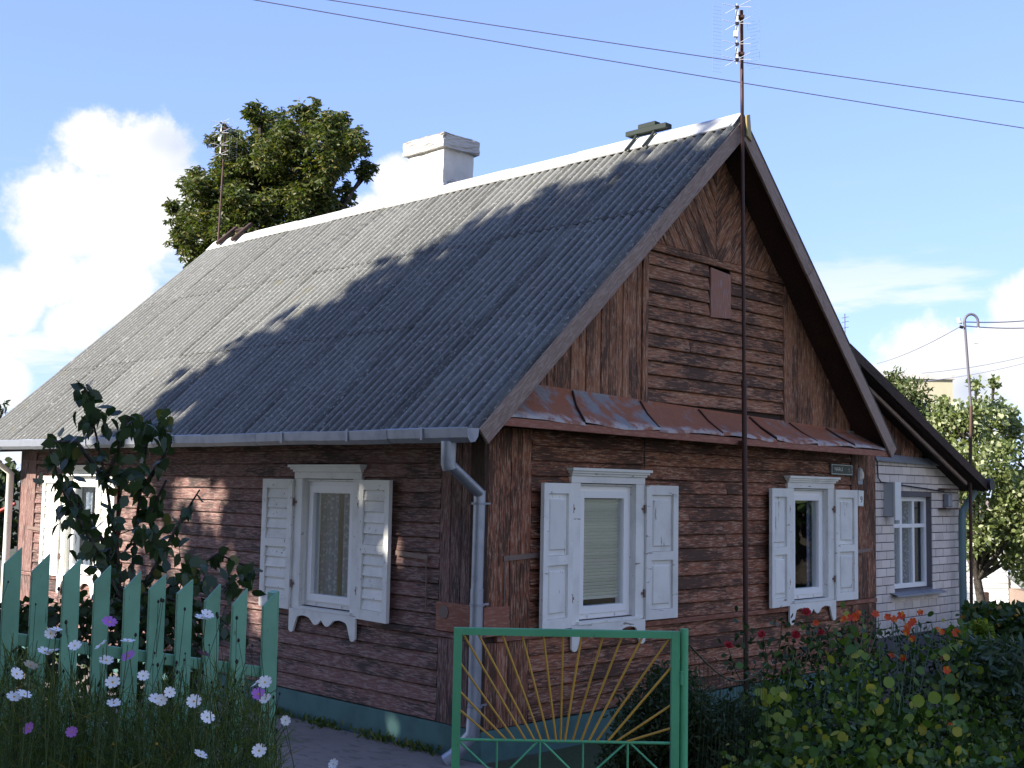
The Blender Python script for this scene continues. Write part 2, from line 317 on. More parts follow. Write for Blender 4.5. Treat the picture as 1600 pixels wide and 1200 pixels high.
class MB:
    def __init__(s): s.v = []; s.f = []; s.smooth = []
    def add(s, vs, fs, sm=False):
        n = len(s.v); s.v += [Vector(v) for v in vs]; s.f += [tuple(i+n for i in f) for f in fs]; s.smooth += [sm]*len(fs)
    def box(s, fr, u0, u1, v0, v1, w0, w1):
        c = [fr.P(u, v, w) for w in (w0, w1) for v in (v0, v1) for u in (u0, u1)]
        s.add(c, [(0, 2, 3, 1), (4, 5, 7, 6), (0, 1, 5, 4), (2, 6, 7, 3), (0, 4, 6, 2), (1, 3, 7, 5)])
    def prism(s, fr, poly, w0, w1, ch=0.):
        n = len(poly); cx = sum(p[0] for p in poly)/n; cy = sum(p[1] for p in poly)/n
        rings = [[fr.P(u, v, w0) for u, v in poly]]
        if ch:
            rings.append([fr.P(u, v, w1-ch) for u, v in poly]); q = []
            for u, v in poly:
                d = math.hypot(u-cx, v-cy) or 1; k = min(ch, d*.4); q.append((u-(u-cx)/max(abs(u-cx), 1e-6)*min(k, abs(u-cx)), v-(v-cy)/max(abs(v-cy), 1e-6)*min(k, abs(v-cy))))
            rings.append([fr.P(u, v, w1) for u, v in q])
        else: rings.append([fr.P(u, v, w1) for u, v in poly])
        vs = [p for r in rings for p in r]; fs = [tuple(reversed(range(n)))]
        for k in range(len(rings)-1):
            for i in range(n): j = (i+1) % n; fs.append((k*n+i, k*n+j, k*n+n+j, k*n+n+i))
        fs.append(tuple((len(rings)-1)*n+i for i in range(n))); s.add(vs, fs)
    def strip_prism(s, fr, us, lo, hi, w0, w1):
        """solid between a lower and an upper profile, column by column"""
        n = len(us); vs = []
        for w in (w0, w1):
            vs += [fr.P(u, b, w) for u, b in zip(us, lo)] + [fr.P(u, h, w) for u, h in zip(us, hi)]
        fs = []
        for i in range(n-1):
            a, b, c, d = i, i+1, n+i+1, n+i
            fs += [(a, d, c, b), (2*n+a, 2*n+b, 2*n+c, 2*n+d), (a, b, 2*n+b, 2*n+a), (d, 2*n+d, 2*n+c, c)]
        fs += [(0, 2*n, 3*n, n), (n-1, 2*n-1, 4*n-1, 3*n-1)]; s.add(vs, fs)
    def tube(s, pts, rad, n=8, cap=True, sm=True):
        pts = [Vector(p) for p in pts]; m = len(pts)
        if not hasattr(rad, '__len__'): rad = [rad]*m
        ref = None; vs = []
        for i, p in enumerate(pts):
            d = (pts[min(i+1, m-1)] - pts[max(i-1, 0)]).normalized()
            if ref is None: ref = d.orthogonal().normalized()
            ref = (ref - d*ref.dot(d)); ref = ref.normalized() if ref.length > 1e-5 else d.orthogonal().normalized()
            b = d.cross(ref)
            vs += [p + (ref*math.cos(2*math.pi*k/n) + b*math.sin(2*math.pi*k/n))*rad[i] for k in range(n)]
        fs = [(i*n+k, i*n+(k+1) % n, (i+1)*n+(k+1) % n, (i+1)*n+k) for i in range(m-1) for k in range(n)]
        s.add(vs, fs, sm)
        if cap: s.add(vs[:n], [tuple(reversed(range(n)))]); s.add(vs[-n:], [tuple(range(n))])
    def mesh(s, name, O):
        me = bpy.data.meshes.new(name); me.from_pydata([tuple(v-O) for v in s.v], [], s.f)
        me.polygons.foreach_set('use_smooth', s.smooth); me.update(); return me
    def build(s, name, m, parent=None, origin=None):
        O = Vector(origin) if origin is not None else (WP[parent.name].copy() if parent is not None else Vector((0, 0, 0)))
        me = s.mesh(name, O); me.materials.append(m); bm = bmesh.new(); bm.from_mesh(me); bmesh.ops.recalc_face_normals(bm, faces=bm.faces); bm.to_mesh(me); bm.free()
        return finish(bpy.data.objects.new(name, me), parent, O)
def place(name, me, m4, parent):
    """an object of a (shared) mesh in its own frame, under an unrotated parent"""
    o = bpy.data.objects.new(name, me); COL.objects.link(o); WP[o.name] = m4.translation.copy()
    o.parent = parent
    mm = m4.copy(); mm.translation = m4.translation - (WP[parent.name] if parent is not None else Vector((0, 0, 0)))
    o.matrix_basis = mm; return o
def board(name, m, parent, fr, poly, t, ch=.004, w0=0.):
    b = MB(); u0 = sum(p[0] for p in poly)/len(poly); v0 = sum(p[1] for p in poly)/len(poly)
    b.prism(IDF, [(u-u0, v-v0) for u, v in poly], w0, w0+t, ch)
    me = b.mesh(name, Vector((0, 0, 0))); me.materials.append(m)
    return place(name, me, Frame(fr.P(u0, v0), fr.U, fr.V, fr.W).M(), parent)
def clip(poly, a, b, c):
    """keep a*x+b*y+c >= 0"""
    out = []
    for i in range(len(poly)):
        p, q = poly[i], poly[(i+1) % len(poly)]; dp = a*p[0]+b*p[1]+c; dq = a*q[0]+b*q[1]+c
        if dp >= 0: out.append(p)
        if dp*dq < 0: k = dp/(dp-dq); out.append((p[0]+(q[0]-p[0])*k, p[1]+(q[1]-p[1])*k))
    return out
def np_mesh(name, verts, k, m):
    """many flat k-gons at once: verts is (n*k, 3)"""
    n = len(verts)//k; me = bpy.data.meshes.new(name)
    me.vertices.add(n*k); me.vertices.foreach_set('co', np.asarray(verts, dtype=np.float32).ravel())
    me.loops.add(n*k); me.loops.foreach_set('vertex_index', np.arange(n*k, dtype=np.int32))
    me.polygons.add(n); me.polygons.foreach_set('loop_start', np.arange(0, n*k, k, dtype=np.int32)); me.polygons.foreach_set('loop_total', np.full(n, k, dtype=np.int32))
    me.update(calc_edges=True); me.materials.append(m); return me
LEAF = {'oval': [(0, 0), (.28, .22), (.32, .55), (0, 1), (-.32, .55), (-.28, .22)], 'round': [(.0, 0), (.45, .12), (.55, .55), (.25, .95), (-.25, .95), (-.55, .55), (-.45, .12)],
        'thin': [(0, 0), (.016, .5), (0, 1), (-.016, .5)], 'lance': [(0, 0), (.16, .35), (.12, .75), (0, 1), (-.12, .75), (-.16, .35)]}
def leaf_verts(C, size, shape='oval', droop=0., up=None, spread=1.):
    """one leaf polygon per centre; droop pulls the leaf axis down"""
    n = len(C); C = np.asarray(C); sh = np.array(LEAF[shape]); size = np.broadcast_to(size, (n,))
    ax = rng.normal(size=(n, 3)); ax[:, 2] = ax[:, 2]*spread - droop*1.2
    if up is not None: ax += up
    ax /= np.linalg.norm(ax, axis=1)[:, None]
    s = rng.normal(size=(n, 3)); s -= ax*(s*ax).sum(1)[:, None]; s /= np.linalg.norm(s, axis=1)[:, None]
    V = C[:, None, :] + size[:, None, None]*(sh[None, :, 0:1]*s[:, None, :] + (sh[None, :, 1:2])*ax[:, None, :])
    return V.reshape(-1, 3), len(sh)
def leaf_obj(name, C, size, m, parent=None, shape='oval', **kw):
    O = WP[parent.name] if parent is not None else Vector((0, 0, 0))
    V, k = leaf_verts(np.asarray(C) - np.array(O), size, shape, **kw)
    o = bpy.data.objects.new(name, np_mesh(name, V, k, m)); return finish(o, parent, O)
def in_blob(n, c, r, shell=.5, squash=1.):
    d = rng.normal(size=(n, 3)); d /= np.linalg.norm(d, axis=1)[:, None]
    q = (1-shell*rng.random(n)**1.5)*(.85+.3*rng.random(n)); d = d*(r*q)[:, None]; d[:, 2] *= squash
    return np.array(c)+d

# ------------------------------------------------------------------ ground and path
def gz(x, y):
    d = math.hypot(x-CAM.x, y-CAM.y); k = min(max((8.3-d)/5.5, 0), 1); k = k*k*(3-2*k)
    far = min(max((math.hypot(x, y)-13)/9, 0), 1)
    return .12 + .42*k - .75*far
def sheet(name, xs, ys, dz, m, zf=gz):
    vs = [(x, y, zf(x, y)+dz) for y in ys for x in xs]; nx = len(xs)
    b = MB(); b.add(vs, [(j*nx+i, j*nx+i+1, (j+1)*nx+i+1, (j+1)*nx+i) for j in range(len(ys)-1) for i in range(nx-1)], True)
    return b.build(name, m)
gx = [-1500, -400, -120, -60, -35]+[-25+.5*i for i in range(90)]+[25, 35, 60, 120, 400, 1500]
tag(sheet('ground', gx, gx, 0, M['ground']), kind='structure')
tag(sheet('path', [-1.75+.17*i for i in range(11)]+[-.06], [-1.2+.4*i for i in range(25)], .012, M['path']), kind='structure')

C = []
for _ in range(900):
    y = random.choice([.6, 1.1, 1.9, 2.6, 3.2, 4.4, 5.2, 6.1, 7.0])+random.gauss(0, .16); x = -.06-abs(random.gauss(0, .06)); C.append((x, y, gz(x, y)+random.uniform(0, .05)))
tag(leaf_obj('weeds', np.array(C), .06, M['cosmos_leaf'], shape='lance', up=np.array([0, 0, 1.4])), 'small weeds growing along the foot of the long wall', 'weeds', kind='stuff')
# ------------------------------------------------------------------ the wooden house
XL, XR, LEN = 0., 6.1, 8.54
AX, AZ = 2.95, 5.776; EX, EZ = -.437, 2.664; TX, TZ = 5.88, 2.745; Y0, Y1 = -.35, 8.98
zl = lambda x: EZ + (x-EX)*(AZ-EZ)/(AX-EX)
zrr = lambda x: AZ - (x-AX)*(AZ-TZ)/(TX-AX)
house = thing('wooden_house', 'old brown weatherboarded house with peeling paint and steep corrugated roof', 'house')
GF = Frame((0, 0, 0), (1, 0, 0), (0, 0, 1), (0, -1, 0))        # gable wall seen from the garden
LF = Frame((0, 0, 0), (0, -1, 0), (0, 0, 1), (-1, 0, 0))       # long wall: u = -Y
# foundation
b = MB(); b.box(GF, -.03, XR-.02, -.6, .36, -.3, .035); b.box(LF, -LEN, -.3, -.6, .36, -.3, .028)
b.build('foundation', M['foundation'], house)
# timber core with openings
WIN_L = [dict(u0=-2.40, u1=-1.62), dict(u0=-7.18, u1=-6.42)]
WIN_G = [dict(u0=1.06, u1=1.82), dict(u0=4.36, u1=5.06)]
OZ0, OZ1 = 1.13, 2.27
b = MB()
def wall_with_holes(fr, u0, u1, v0, v1, holes, w0, w1):
    cur = u0
    for h in holes:
        b.box(fr, cur, h['u0'], v0, v1, w0, w1); b.box(fr, h['u0'], h['u1'], v0, OZ0, w0, w1); b.box(fr, h['u0'], h['u1'], OZ1, v1, w0, w1); cur = h['u1']
    b.box(fr, cur, u1, v0, v1, w0, w1)
wall_with_holes(GF, .0, XR, .3, 2.95, WIN_G, -.16, -.004)
wall_with_holes(LF, -LEN, -.17, .3, 2.95, sorted(WIN_L, key=lambda h: h['u0']), -.16, -.004)
b.box(GF, XR-.15, XR-.01, .3, 2.5, -LEN, -.17); b.box(GF, .17, XR-.16, .3, 2.9, -LEN, -LEN+.15)
b.box(GF, .17, XR-.2, 2.86, 2.9, -LEN+.2, -.17)                 # ceiling
# rooms behind the windows stay dark: inner partition
b.box(GF, 2.9, 3.0, .3, 2.85, -LEN+.2, -.2)
for x0, x1, zt_, zb_ in ((.02, 2.9, None, None), (3.27, 5.95, None, None), (2.9, 3.27, 'lo', None), (2.9, 3.27, 'hi', None)):
    if zt_ == 'lo': poly = [(x0, 2.951), (x1, 2.951), (x1, 3.9), (x0, 3.9)]
    elif zt_ == 'hi': poly = [(x0, 4.44), (x1, 4.44), (x1, zrr(x1)-.09), (AX, AZ-.09), (x0, zl(x0)-.09)]
    elif x0 < 1: poly = [(x0, 2.951), (x1, 2.951), (x1, zl(x1)-.09), (x0, zl(x0)-.09)]
    else: poly = [(x0, 2.951), (5.68, 2.951), (x0, zrr(x0)-.09)]
    b.prism(GF, poly, -.14, -.004)
b.prism(GF, [(.02, 2.951), (5.6, 2.951), (AX, AZ-.1)], -LEN, -LEN+.12)
b.build('wall', M['core'], house)

PITCH = .1255
def lap_plank(name, fr, u0, u1, v, m, hgt=PITCH-.006):
    """one horizontal weatherboard: thick lower edge, thin upper edge"""
    L = u1-u0; k = MB(); j = lambda s: random.uniform(-s, s)
    t0, t1 = .029+j(.004), .010+j(.002); a0, a1 = j(.0025), j(.0025)
    x0, x1 = -L/2+.0015, L/2-.0015
    vs = [(x0, a0, 0), (x1, a1, 0), (x1, hgt+.006, 0), (x0, hgt+.006, 0), (x0, a0, t0-.004), (x1, a1, t0-.004), (x0, a0+.005, t0), (x1, a1+.005, t0), (x1, hgt-.004, t1), (x0, hgt-.004, t1), (x1, hgt, t1-.006), (x0, hgt, t1-.006)]
    k.add(vs, [(0, 3, 2, 1), (0, 1, 5, 4), (4, 5, 7, 6), (6, 7, 8, 9), (9, 8, 10, 11), (11, 10, 2, 3), (0, 4, 6, 9, 11, 3), (1, 2, 10, 8, 7, 5)])
    me = k.mesh(name, Vector((0, 0, 0))); me.materials.append(m)
    return place(name, me, Frame(fr.P((u0+u1)/2, v), fr.U, fr.V, fr.W).M(), house)
def plank_field(fr, u0, u1, v0, v1, holes, m, joints, name='plank'):
    n = round((v1-v0)/PITCH); p = (v1-v0)/n
    for i in range(n):
        v = v0+i*p; seg = [(u0, u1)]
        for (h0, h1, g0, g1) in holes:
            if v+p > g0+.02 and v < g1-.02:
                seg = [s for a, c in seg for s in ((a, min(c, h0)), (max(a, h1), c)) if s[1]-s[0] > .03]
        for a, c in seg:
            cuts = [q for q in joints(i) if a+.15 < q < c-.15]
            pts = [a]+cuts+[c]
            for q0, q1 in zip(pts[:-1], pts[1:]): lap_plank(name, fr, q0, q1, v, m, p-.007)
hl = [(h['u0']-.03, h['u1']+.03, OZ0-.02, OZ1+.03) for h in WIN_L]; hg = [(h['u0']-.02, h['u1']+.02, OZ0-.02, OZ1+.03) for h in WIN_G]
jl = lambda i: [-4.2-.9*(i % 3 == 0)+.4*(i % 2)]
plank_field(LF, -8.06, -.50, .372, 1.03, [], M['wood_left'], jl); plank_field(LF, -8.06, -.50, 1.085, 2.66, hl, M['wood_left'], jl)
jg = lambda i: [1.90] if i >= 10 else ([3.2] if i % 4 == 1 else [2.6] if i % 4 == 3 else [])
plank_field(GF, .49, 5.55, .372, 1.02, [], M['wood'], jg); plank_field(GF, .49, 5.55, 1.075, 2.70, hg, M['wood'], jg)
# belts, corner boards
board('belt_board', M['wood_new'], house, GF, [(.12, 1.025), (3.3, 1.025), (3.3, 1.07), (.12, 1.07)], .04)
board('belt_board', M['wood_new'], house, GF, [(3.303, 1.025), (6.09, 1.025), (6.09, 1.07), (3.303, 1.07)], .038)
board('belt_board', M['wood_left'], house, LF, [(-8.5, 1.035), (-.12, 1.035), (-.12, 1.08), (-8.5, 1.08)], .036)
def vboard(fr, a, c, z0, z1, m, t=.026, name='corner_board'):
    f = Frame(fr.P(0, 0), fr.V, -fr.U, fr.W)     # grain along the board
    board(name, m, house, f, [(z0, -a), (z0, -c), (z1, -c), (z1, -a)], t+random.uniform(-.003, .003))
def vbf(fr, a, c, z0, z1, m, t=.026, name='corner_board'):
    f = Frame(fr.P((a+c)/2, (z0+z1)/2), fr.V, -fr.U, fr.W); h = (z1-z0)/2; w = (c-a)/2
    board(name, m, house, f, [(-h, -w), (h, -w), (h, w), (-h, w)], t+random.uniform(-.003, .003))
for z0, z1 in ((.365, 1.02), (1.075, 2.70)):
    for a, c in ((.0, .125), (.13, .25), (.255, .37), (.375, .485)): vbf(GF, a, c, z0, z1, M['wood'], .028)
    for a, c in ((5.555, 5.70), (5.705, 5.90), (5.905, 6.09)): vbf(GF, a, c, z0, z1, M['wood'], .028)
for z0, z1 in ((.365, 1.03), (1.085, 2.64)):
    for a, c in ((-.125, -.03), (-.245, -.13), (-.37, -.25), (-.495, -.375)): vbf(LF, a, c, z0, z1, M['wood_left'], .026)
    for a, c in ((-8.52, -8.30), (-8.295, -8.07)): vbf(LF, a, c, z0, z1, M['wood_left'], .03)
vbf(LF, -.125, .03, .365, 2.64, M['wood_dark'], .045)
# lighter boards nailed over the corner, with a rust spot
board('corner_patch', M['wood_new'], house, GF, [(-.035, 1.075), (.24, 1.075), (.24, 1.30), (-.035, 1.30)], .02, .003, .028)
board('corner_patch', M['wood_new'], house, LF, [(-.50, 1.085), (-.10, 1.085), (-.10, 1.31), (-.50, 1.31)], .018, .003, .03)
b = MB(); b.tube([LF.P(-.40, 1.235, .046), LF.P(-.40, 1.235, .055)], .055, 14); b.build('rust_plate', M['iron_bar'], house)
# ------------------------------------------------------------------ gable boards above the ledge
zb = lambda x: 3.05 - (x-.3)*.029
def vstrip(x0, x1, zlo, zfun, m, name='gable_board'):
    poly = [(x0, zlo(x0)), (x1, zlo(x1)), (x1, zfun(x1)), (x0, zfun(x0))]
    poly = [p for p in poly]
    if min(zfun(x0)-zlo(x0), zfun(x1)-zlo(x1)) < .03: return
    cx, cz = (x0+x1)/2, sum(p[1] for p in poly)/4
    f = Frame(GF.P(cx, cz), GF.V, -GF.U, GF.W)
    board(name, m, house, f, [(z-cz, -(x-cx)) for x, z in poly], .022+random.uniform(-.005, .004), .006)
x = .36
while x < 1.86:
    w = .098+random.uniform(-.008, .008); w = min(w, 1.885-x); vstrip(x+.002, x+w-.002, zb, lambda q: min(zl(q)-.06, 4.6), M['wood_gable']); x += w
x = 4.275
while x < 5.66:
    w = .098+random.uniform(-.008, .008); vstrip(x+.002, x+w-.002, zb, lambda q: zrr(q)-.06, M['wood_gable']); x += w
vbf(GF, 1.885, 1.965, zb(1.9)+.002, 4.41, M['wood_gable'], .036, 'gable_trim'); vbf(GF, 4.20, 4.272, zb(4.2)+.002, 4.36, M['wood_gable'], .036, 'gable_trim')
board('gable_trim', M['wood_gable'], house, GF, [(1.74, 4.415), (4.30, 4.375), (4.30, 4.445), (1.74, 4.485)], .038)
plank_field(GF, 1.968, 4.197, 3.02, 4.40, [(2.905, 3.265, 3.9, 4.43)], M['wood_gable'], lambda i: [2.6] if i % 3 == 1 else [], 'gable_plank')
f = Frame(GF.P(3.085, 4.13), GF.V, -GF.U, GF.W)
board('attic_hatch', M['hatch'], house, f, [(-.24, .165), (-.22, -.17), (.215, -.17), (.245, .165)], .02, .004, .012)
# chevron boards: two fans falling to the middle
cw = .105; ang = R_(53)
for side in (-1, 1):
    d = Vector((-side*math.cos(ang), -math.sin(ang)))             # down and to the middle
    nrm = Vector((-d.y, d.x))
    for k in range(-40, 40):
        o0 = nrm*(k*cw)
        poly = [tuple(Vector((3.02, 4.5))+o0-d*4), tuple(Vector((3.02, 4.5))+o0+d*4), tuple(Vector((3.02, 4.5))+o0+nrm*(cw-.005)+d*4), tuple(Vector((3.02, 4.5))+o0+nrm*(cw-.005)-d*4)]
        if side < 0: poly = clip(poly, -1, 0, 3.018)
        else: poly = clip(poly, 1, 0, -3.022)
        if len(poly) < 3: continue
        poly = clip(poly, .0156, 1, -4.488-.0156*2.0)             # above the trim
        if len(poly) < 3: continue
        s1 = (AZ-EZ)/(AX-EX); poly = clip(poly, s1, -1, EZ-.07-EX*s1)
        if len(poly) < 3: continue
        s2 = (AZ-TZ)/(TX-AX); poly = clip(poly, -s2, -1, AZ-.07+AX*s2)
        if len(poly) < 3: continue
        area = abs(sum(poly[i][0]*poly[(i+1) % len(poly)][1]-poly[(i+1) % len(poly)][0]*poly[i][1] for i in range(len(poly))))/2
        if area < .002: continue
        cx = sum(p[0] for p in poly)/len(poly); cz = sum(p[1] for p in poly)/len(poly)
        U = Vector((d.x, 0, d.y)); V = GF.W.cross(U)
        f = Frame(GF.P(cx, cz), U, V, GF.W)
        loc = [((p[0]-cx)*U.x+(p[1]-cz)*U.z, (p[0]-cx)*V.x+(p[1]-cz)*V.z) for p in poly]
        ar = sum(loc[i][0]*loc[(i+1) % len(loc)][1]-loc[(i+1) % len(loc)][0]*loc[i][1] for i in range(len(loc)))
        if ar < 0: loc = loc[::-1]
        board('chevron_board', M['wood_gable'], house, f, loc, .022+random.uniform(-.005, .004), .006)
# ------------------------------------------------------------------ rusty skirt ledge between wall and gable
lx = [-.20, .75, 1.72, 2.66, 3.55, 4.30, 5.05, 5.86]; top = [.36, .95, 1.85, 2.72, 3.56, 4.28, 5.0, 5.62]
zo = lambda x: 2.775 - (x+.2)*.0075; YO = -.335
for i in range(7):
    k = MB(); n = 6; O = Vector((lx[i], 0, 3.0)); vs = []
    for j in range(n+1):
        s = j/n; xo = lx[i]+(lx[i+1]-lx[i])*s+.006; xt = top[i]+(top[i+1]-top[i])*s
        wob = .012*math.sin(i*2.1+s*5)+random.uniform(-.006, .006)
        vs += [Vector((xt, -.03, zb(xt)+.025)), Vector((xt, -.034, zb(xt)+.0)), Vector(((xt+xo)/2, YO*.52, (zb(xt)+zo(xo))/2+wob*.5)), Vector((xo, YO-.02, zo(xo)+wob)), Vector((xo, YO-.028, zo(xo)-.022+wob))]
    fs = [(j*5+q, j*5+q+1, j*5+q+6, j*5+q+5) for j in range(n) for q in range(4)]
    fr = Frame(Vector((lx[i], 0, 3.0)), (1, 0, 0), (0, -.8, -.6), (0, -.6, .8))
    im = fr.M().inverted(); k.add([im @ v for v in vs], fs)
    me = k.mesh('ledge_sheet', Vector((0, 0, 0))); me.materials.append(M['ledge']); place('ledge_sheet', me, fr.M(), house)
    if i:   # standing seam
        s = MB(); s.tube([Vector((top[i], -.04, zb(top[i])+.012)), Vector(((top[i]+lx[i])/2, YO*.52, (zb(top[i])+zo(lx[i]))/2+.012)), Vector((lx[i], YO-.02, zo(lx[i])+.008))], .009, 5); s.build('ledge_seam', M['iron'], house)
fa = Frame((0, YO, 0), (1, 0, 0), (0, 0, 1), (0, -1, 0))
board('ledge_fascia', M['wood_new'], house, fa, [(-.21, 2.69), (5.84, 2.635), (5.84, 2.70), (-.21, 2.755)], .022)
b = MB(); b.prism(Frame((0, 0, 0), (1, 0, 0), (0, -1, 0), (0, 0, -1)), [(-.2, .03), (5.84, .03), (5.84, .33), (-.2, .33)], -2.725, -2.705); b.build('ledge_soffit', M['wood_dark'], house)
b = MB(); b.tube([GF.P(1.93, 2.72, .03), GF.P(1.93, 2.42, .03)], .005, 5); b.build('cable', M['black'], house)
# ------------------------------------------------------------------ roof
def slope_frame(Xe, Ze):
    U = Vector((Xe-AX, 0, Ze-AZ)); L = U.length; U.normalize(); V = Vector((0, 1, 0)); W = U.cross(V)
    if W.z < 0: V = -V; W = -W
    return Frame((AX, Y0, AZ), U, V, W), L
SL, LL = slope_frame(EX, EZ); SR, LR = slope_frame(TX, TZ)
roof = MB()
for S, L, sg in ((SL, LL, 1 if SL.V.y > 0 else -1), (SR, LR, 1 if SR.V.y > 0 else -1)):
    roof.box(S, .02, L-.03, sg*.012, sg*(Y1-Y0-.012), -.075, -.035)
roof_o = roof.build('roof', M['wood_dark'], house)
WAVE = .115; SW = 1.035; NS = 9; ROWS = [(0., 1.62), (1.50, 3.12), (3.0, None)]
def sheet_mesh(L, w, seed):
    nx = int(round(w/WAVE*8)); nu = 3; k = MB(); rr = random.Random(seed)
    vs = []
    for i in range(nu+1):
        for j in range(nx+1):
            y = w*j/nx; edge_ = .018 if j > nx-4 else 0.
            vs.append((L*i/nu + (rr.uniform(-.012, .012) if i == nu else 0), y, .0215*math.cos(2*math.pi*y/WAVE)+edge_))
    fs = [(i*(nx+1)+j, (i+1)*(nx+1)+j, (i+1)*(nx+1)+j+1, i*(nx+1)+j+1) for i in range(nu) for j in range(nx)]
    m0 = len(vs); k.add(vs, fs, True)
    # thickness at the lower edge
    lo = [vs[nu*(nx+1)+j] for j in range(nx+1)]
    k.add([v for v in lo]+[(v[0]-.002, v[1], v[2]-.009) for v in lo], [(j, nx+1+j, nx+2+j, j+1) for j in range(nx)])
    sd = [vs[i*(nx+1)+nx] for i in range(nu+1)]
    k.add([v for v in sd]+[(v[0], v[1]+.001, v[2]-.028) for v in sd], [(j, j+1, nu+2+j, nu+1+j) for j in range(nu)])
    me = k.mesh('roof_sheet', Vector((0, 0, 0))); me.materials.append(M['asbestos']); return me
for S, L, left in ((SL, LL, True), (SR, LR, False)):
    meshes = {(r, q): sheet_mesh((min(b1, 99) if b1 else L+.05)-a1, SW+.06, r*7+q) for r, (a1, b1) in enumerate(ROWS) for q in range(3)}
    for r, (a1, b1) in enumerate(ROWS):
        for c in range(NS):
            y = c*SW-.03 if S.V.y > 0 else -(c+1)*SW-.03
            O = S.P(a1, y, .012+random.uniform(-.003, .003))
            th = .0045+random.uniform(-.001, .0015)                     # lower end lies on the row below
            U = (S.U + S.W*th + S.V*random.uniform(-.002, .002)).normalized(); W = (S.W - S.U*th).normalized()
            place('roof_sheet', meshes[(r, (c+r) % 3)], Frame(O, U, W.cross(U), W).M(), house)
# ridge tiles
for c in range(9):
    k = MB(); y0, y1 = Y0-.02+c*1.04, Y0-.02+c*1.04+1.07; lift = .006*(c % 2)
    for S in (SL, SR):
        vs = []
        for y in (y0, y1):
            O = Vector((AX, y, AZ)); vs += [O+Vector((0, 0, .062+lift)), O+S.U*.02+S.W*.05+Vector((0, 0, lift)), O+S.U*.19+S.W*(.036+lift), O+S.U*.19+S.W*(.024+lift)]
        k.add(vs, [(0, 1, 5, 4), (1, 2, 6, 5), (2, 3, 7, 6), (0, 4, 7, 3)])
    k.build('ridge_tile', M['ridge'], house, (AX, y0, AZ))
# barge boards and end cap
def barge(S, L, name='barge_board'):
    sg = 1 if S.V.y > 0 else -1
    for u0, u1, d in ((.0, L*.42, .0), (L*.42+.003, L+.02, .004)):
        f = Frame(S.P(0, 0, 0)+Vector((0, -.012-d, 0)), S.U, -S.W*1, Vector((0, -1, 0)))
        board(name, M['barge'], house, f, [(u0, .0), (u1, .0), (u1, .145), (u0, .145)], .026)
        f2 = Frame(S.P(0, sg*(Y1-Y0), 0)+Vector((0, .04, 0)), S.U, -S.W*1, Vector((0, -1, 0)))
        board(name, M['barge'], house, f2, [(u0, .0), (u1, .0), (u1, .145), (u0, .145)], .026)
barge(SL, LL); barge(SR, LR)
board('ridge_end_cap', M['yellowed'], house, Frame((AX+.045, Y0-.045, AZ-.07), (0, 0, 1), (-1, 0, 0), (0, -1, 0)), [(-.14, -.05), (-.10, .03), (.10, .04), (.12, -.02)], .016)
# eaves fascia
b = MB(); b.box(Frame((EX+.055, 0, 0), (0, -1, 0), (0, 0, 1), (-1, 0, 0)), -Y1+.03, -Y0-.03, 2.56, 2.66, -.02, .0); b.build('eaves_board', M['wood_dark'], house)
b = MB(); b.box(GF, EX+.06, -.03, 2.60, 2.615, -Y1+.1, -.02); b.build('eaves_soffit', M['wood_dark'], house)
# gutter: folded lengths of zinc with clips and an end plate
gp = [(-.462, .0), (-.47, -.06), (-.50, -.098), (-.545, -.105), (-.575, -.07), (-.582, .0), (-.574, .006)]
ys = [-.40+i*.92 for i in range(11)]
gzz = lambda y: 2.655+.0035*y
for i in range(10):
    k = MB(); y0, y1 = ys[i], ys[i+1]+.03; s = .003*(i % 2); n = len(gp); vs = []
    for y in (y0, (y0+y1)/2, y1): vs += [Vector((px-s, y, gzz(y)+pz-s+random.uniform(-.003, .003))) for px, pz in gp]
    k.add(vs, [(r*n+j, r*n+j+1, (r+1)*n+j+1, (r+1)*n+j) for r in range(2) for j in range(n-1)], False)
    if i == 0: k.add([Vector((px, y0, gzz(y0)+pz)) for px, pz in gp[:6]], [(0, 1, 2, 3, 4, 5)])
    g = k.build('gutter', M['zinc'], house, (-.5, y0, 2.6))
    if i in (0, 1, 2, 4, 6): 
        k = MB(); yy = y0+.5; k.box(Frame((-.588, yy, gzz(yy)), (0, 1, 0), (0, 0, 1), (-1, 0, 0)), -.012, .012, -.085, .012, .0, .004); k.build('bracket', M['zinc'], g)
# downpipes
def pipe(pts, r, name='downpipe', m=None, n=12):
    k = MB(); k.tube(pts, r, n); return k.build(name, m or M['pipe'], house, pts[0])
p0 = Vector((-.525, -.14, 2.56))
k = MB(); k.tube([p0, p0+Vector((0, 0, -.17)), p0+Vector((.012, .0, -.205))], [.058, .055, .052], 12); hop = k.build('downpipe', M['pipe'], house, p0)
elbow = Vector((-.12, -.06, 2.17))
pipe([p0+Vector((.0, .0, -.16)), elbow+Vector((-.012, -.005, .012))], .043)
pipe([elbow+Vector((0, 0, .03)), elbow+Vector((0, .01, -.75))], .046); pipe([elbow+Vector((.0, .01, -.72)), Vector((-.12, -.045, .50))], .05)
pipe([Vector((-.12, -.045, .55)), Vector((-.125, -.04, .36)), Vector((-.21, .06, .20)), Vector((-.25, .11, .15))], [.054, .056, .058, .062])
for zz in (2.09, 1.32, .56):
    k = MB(); k.tube([Vector((-.12, -.053, zz)), Vector((-.12, -.053, zz+.018))], .058, 12); k.box(Frame((-.12, -.053, zz), (1, 0, 0), (0, 1, 0), (0, 0, 1)), 0, .12, -.006, .006, .002, .016); k.build('pipe_clamp', M['zinc'], house)
pf = Vector((-.14, 8.56, 2.3)); pipe([Vector((-.5, 8.5, 2.55)), pf+Vector((0, 0, .0)), Vector((-.14, 8.56, .3))], .045, m=M['white'])
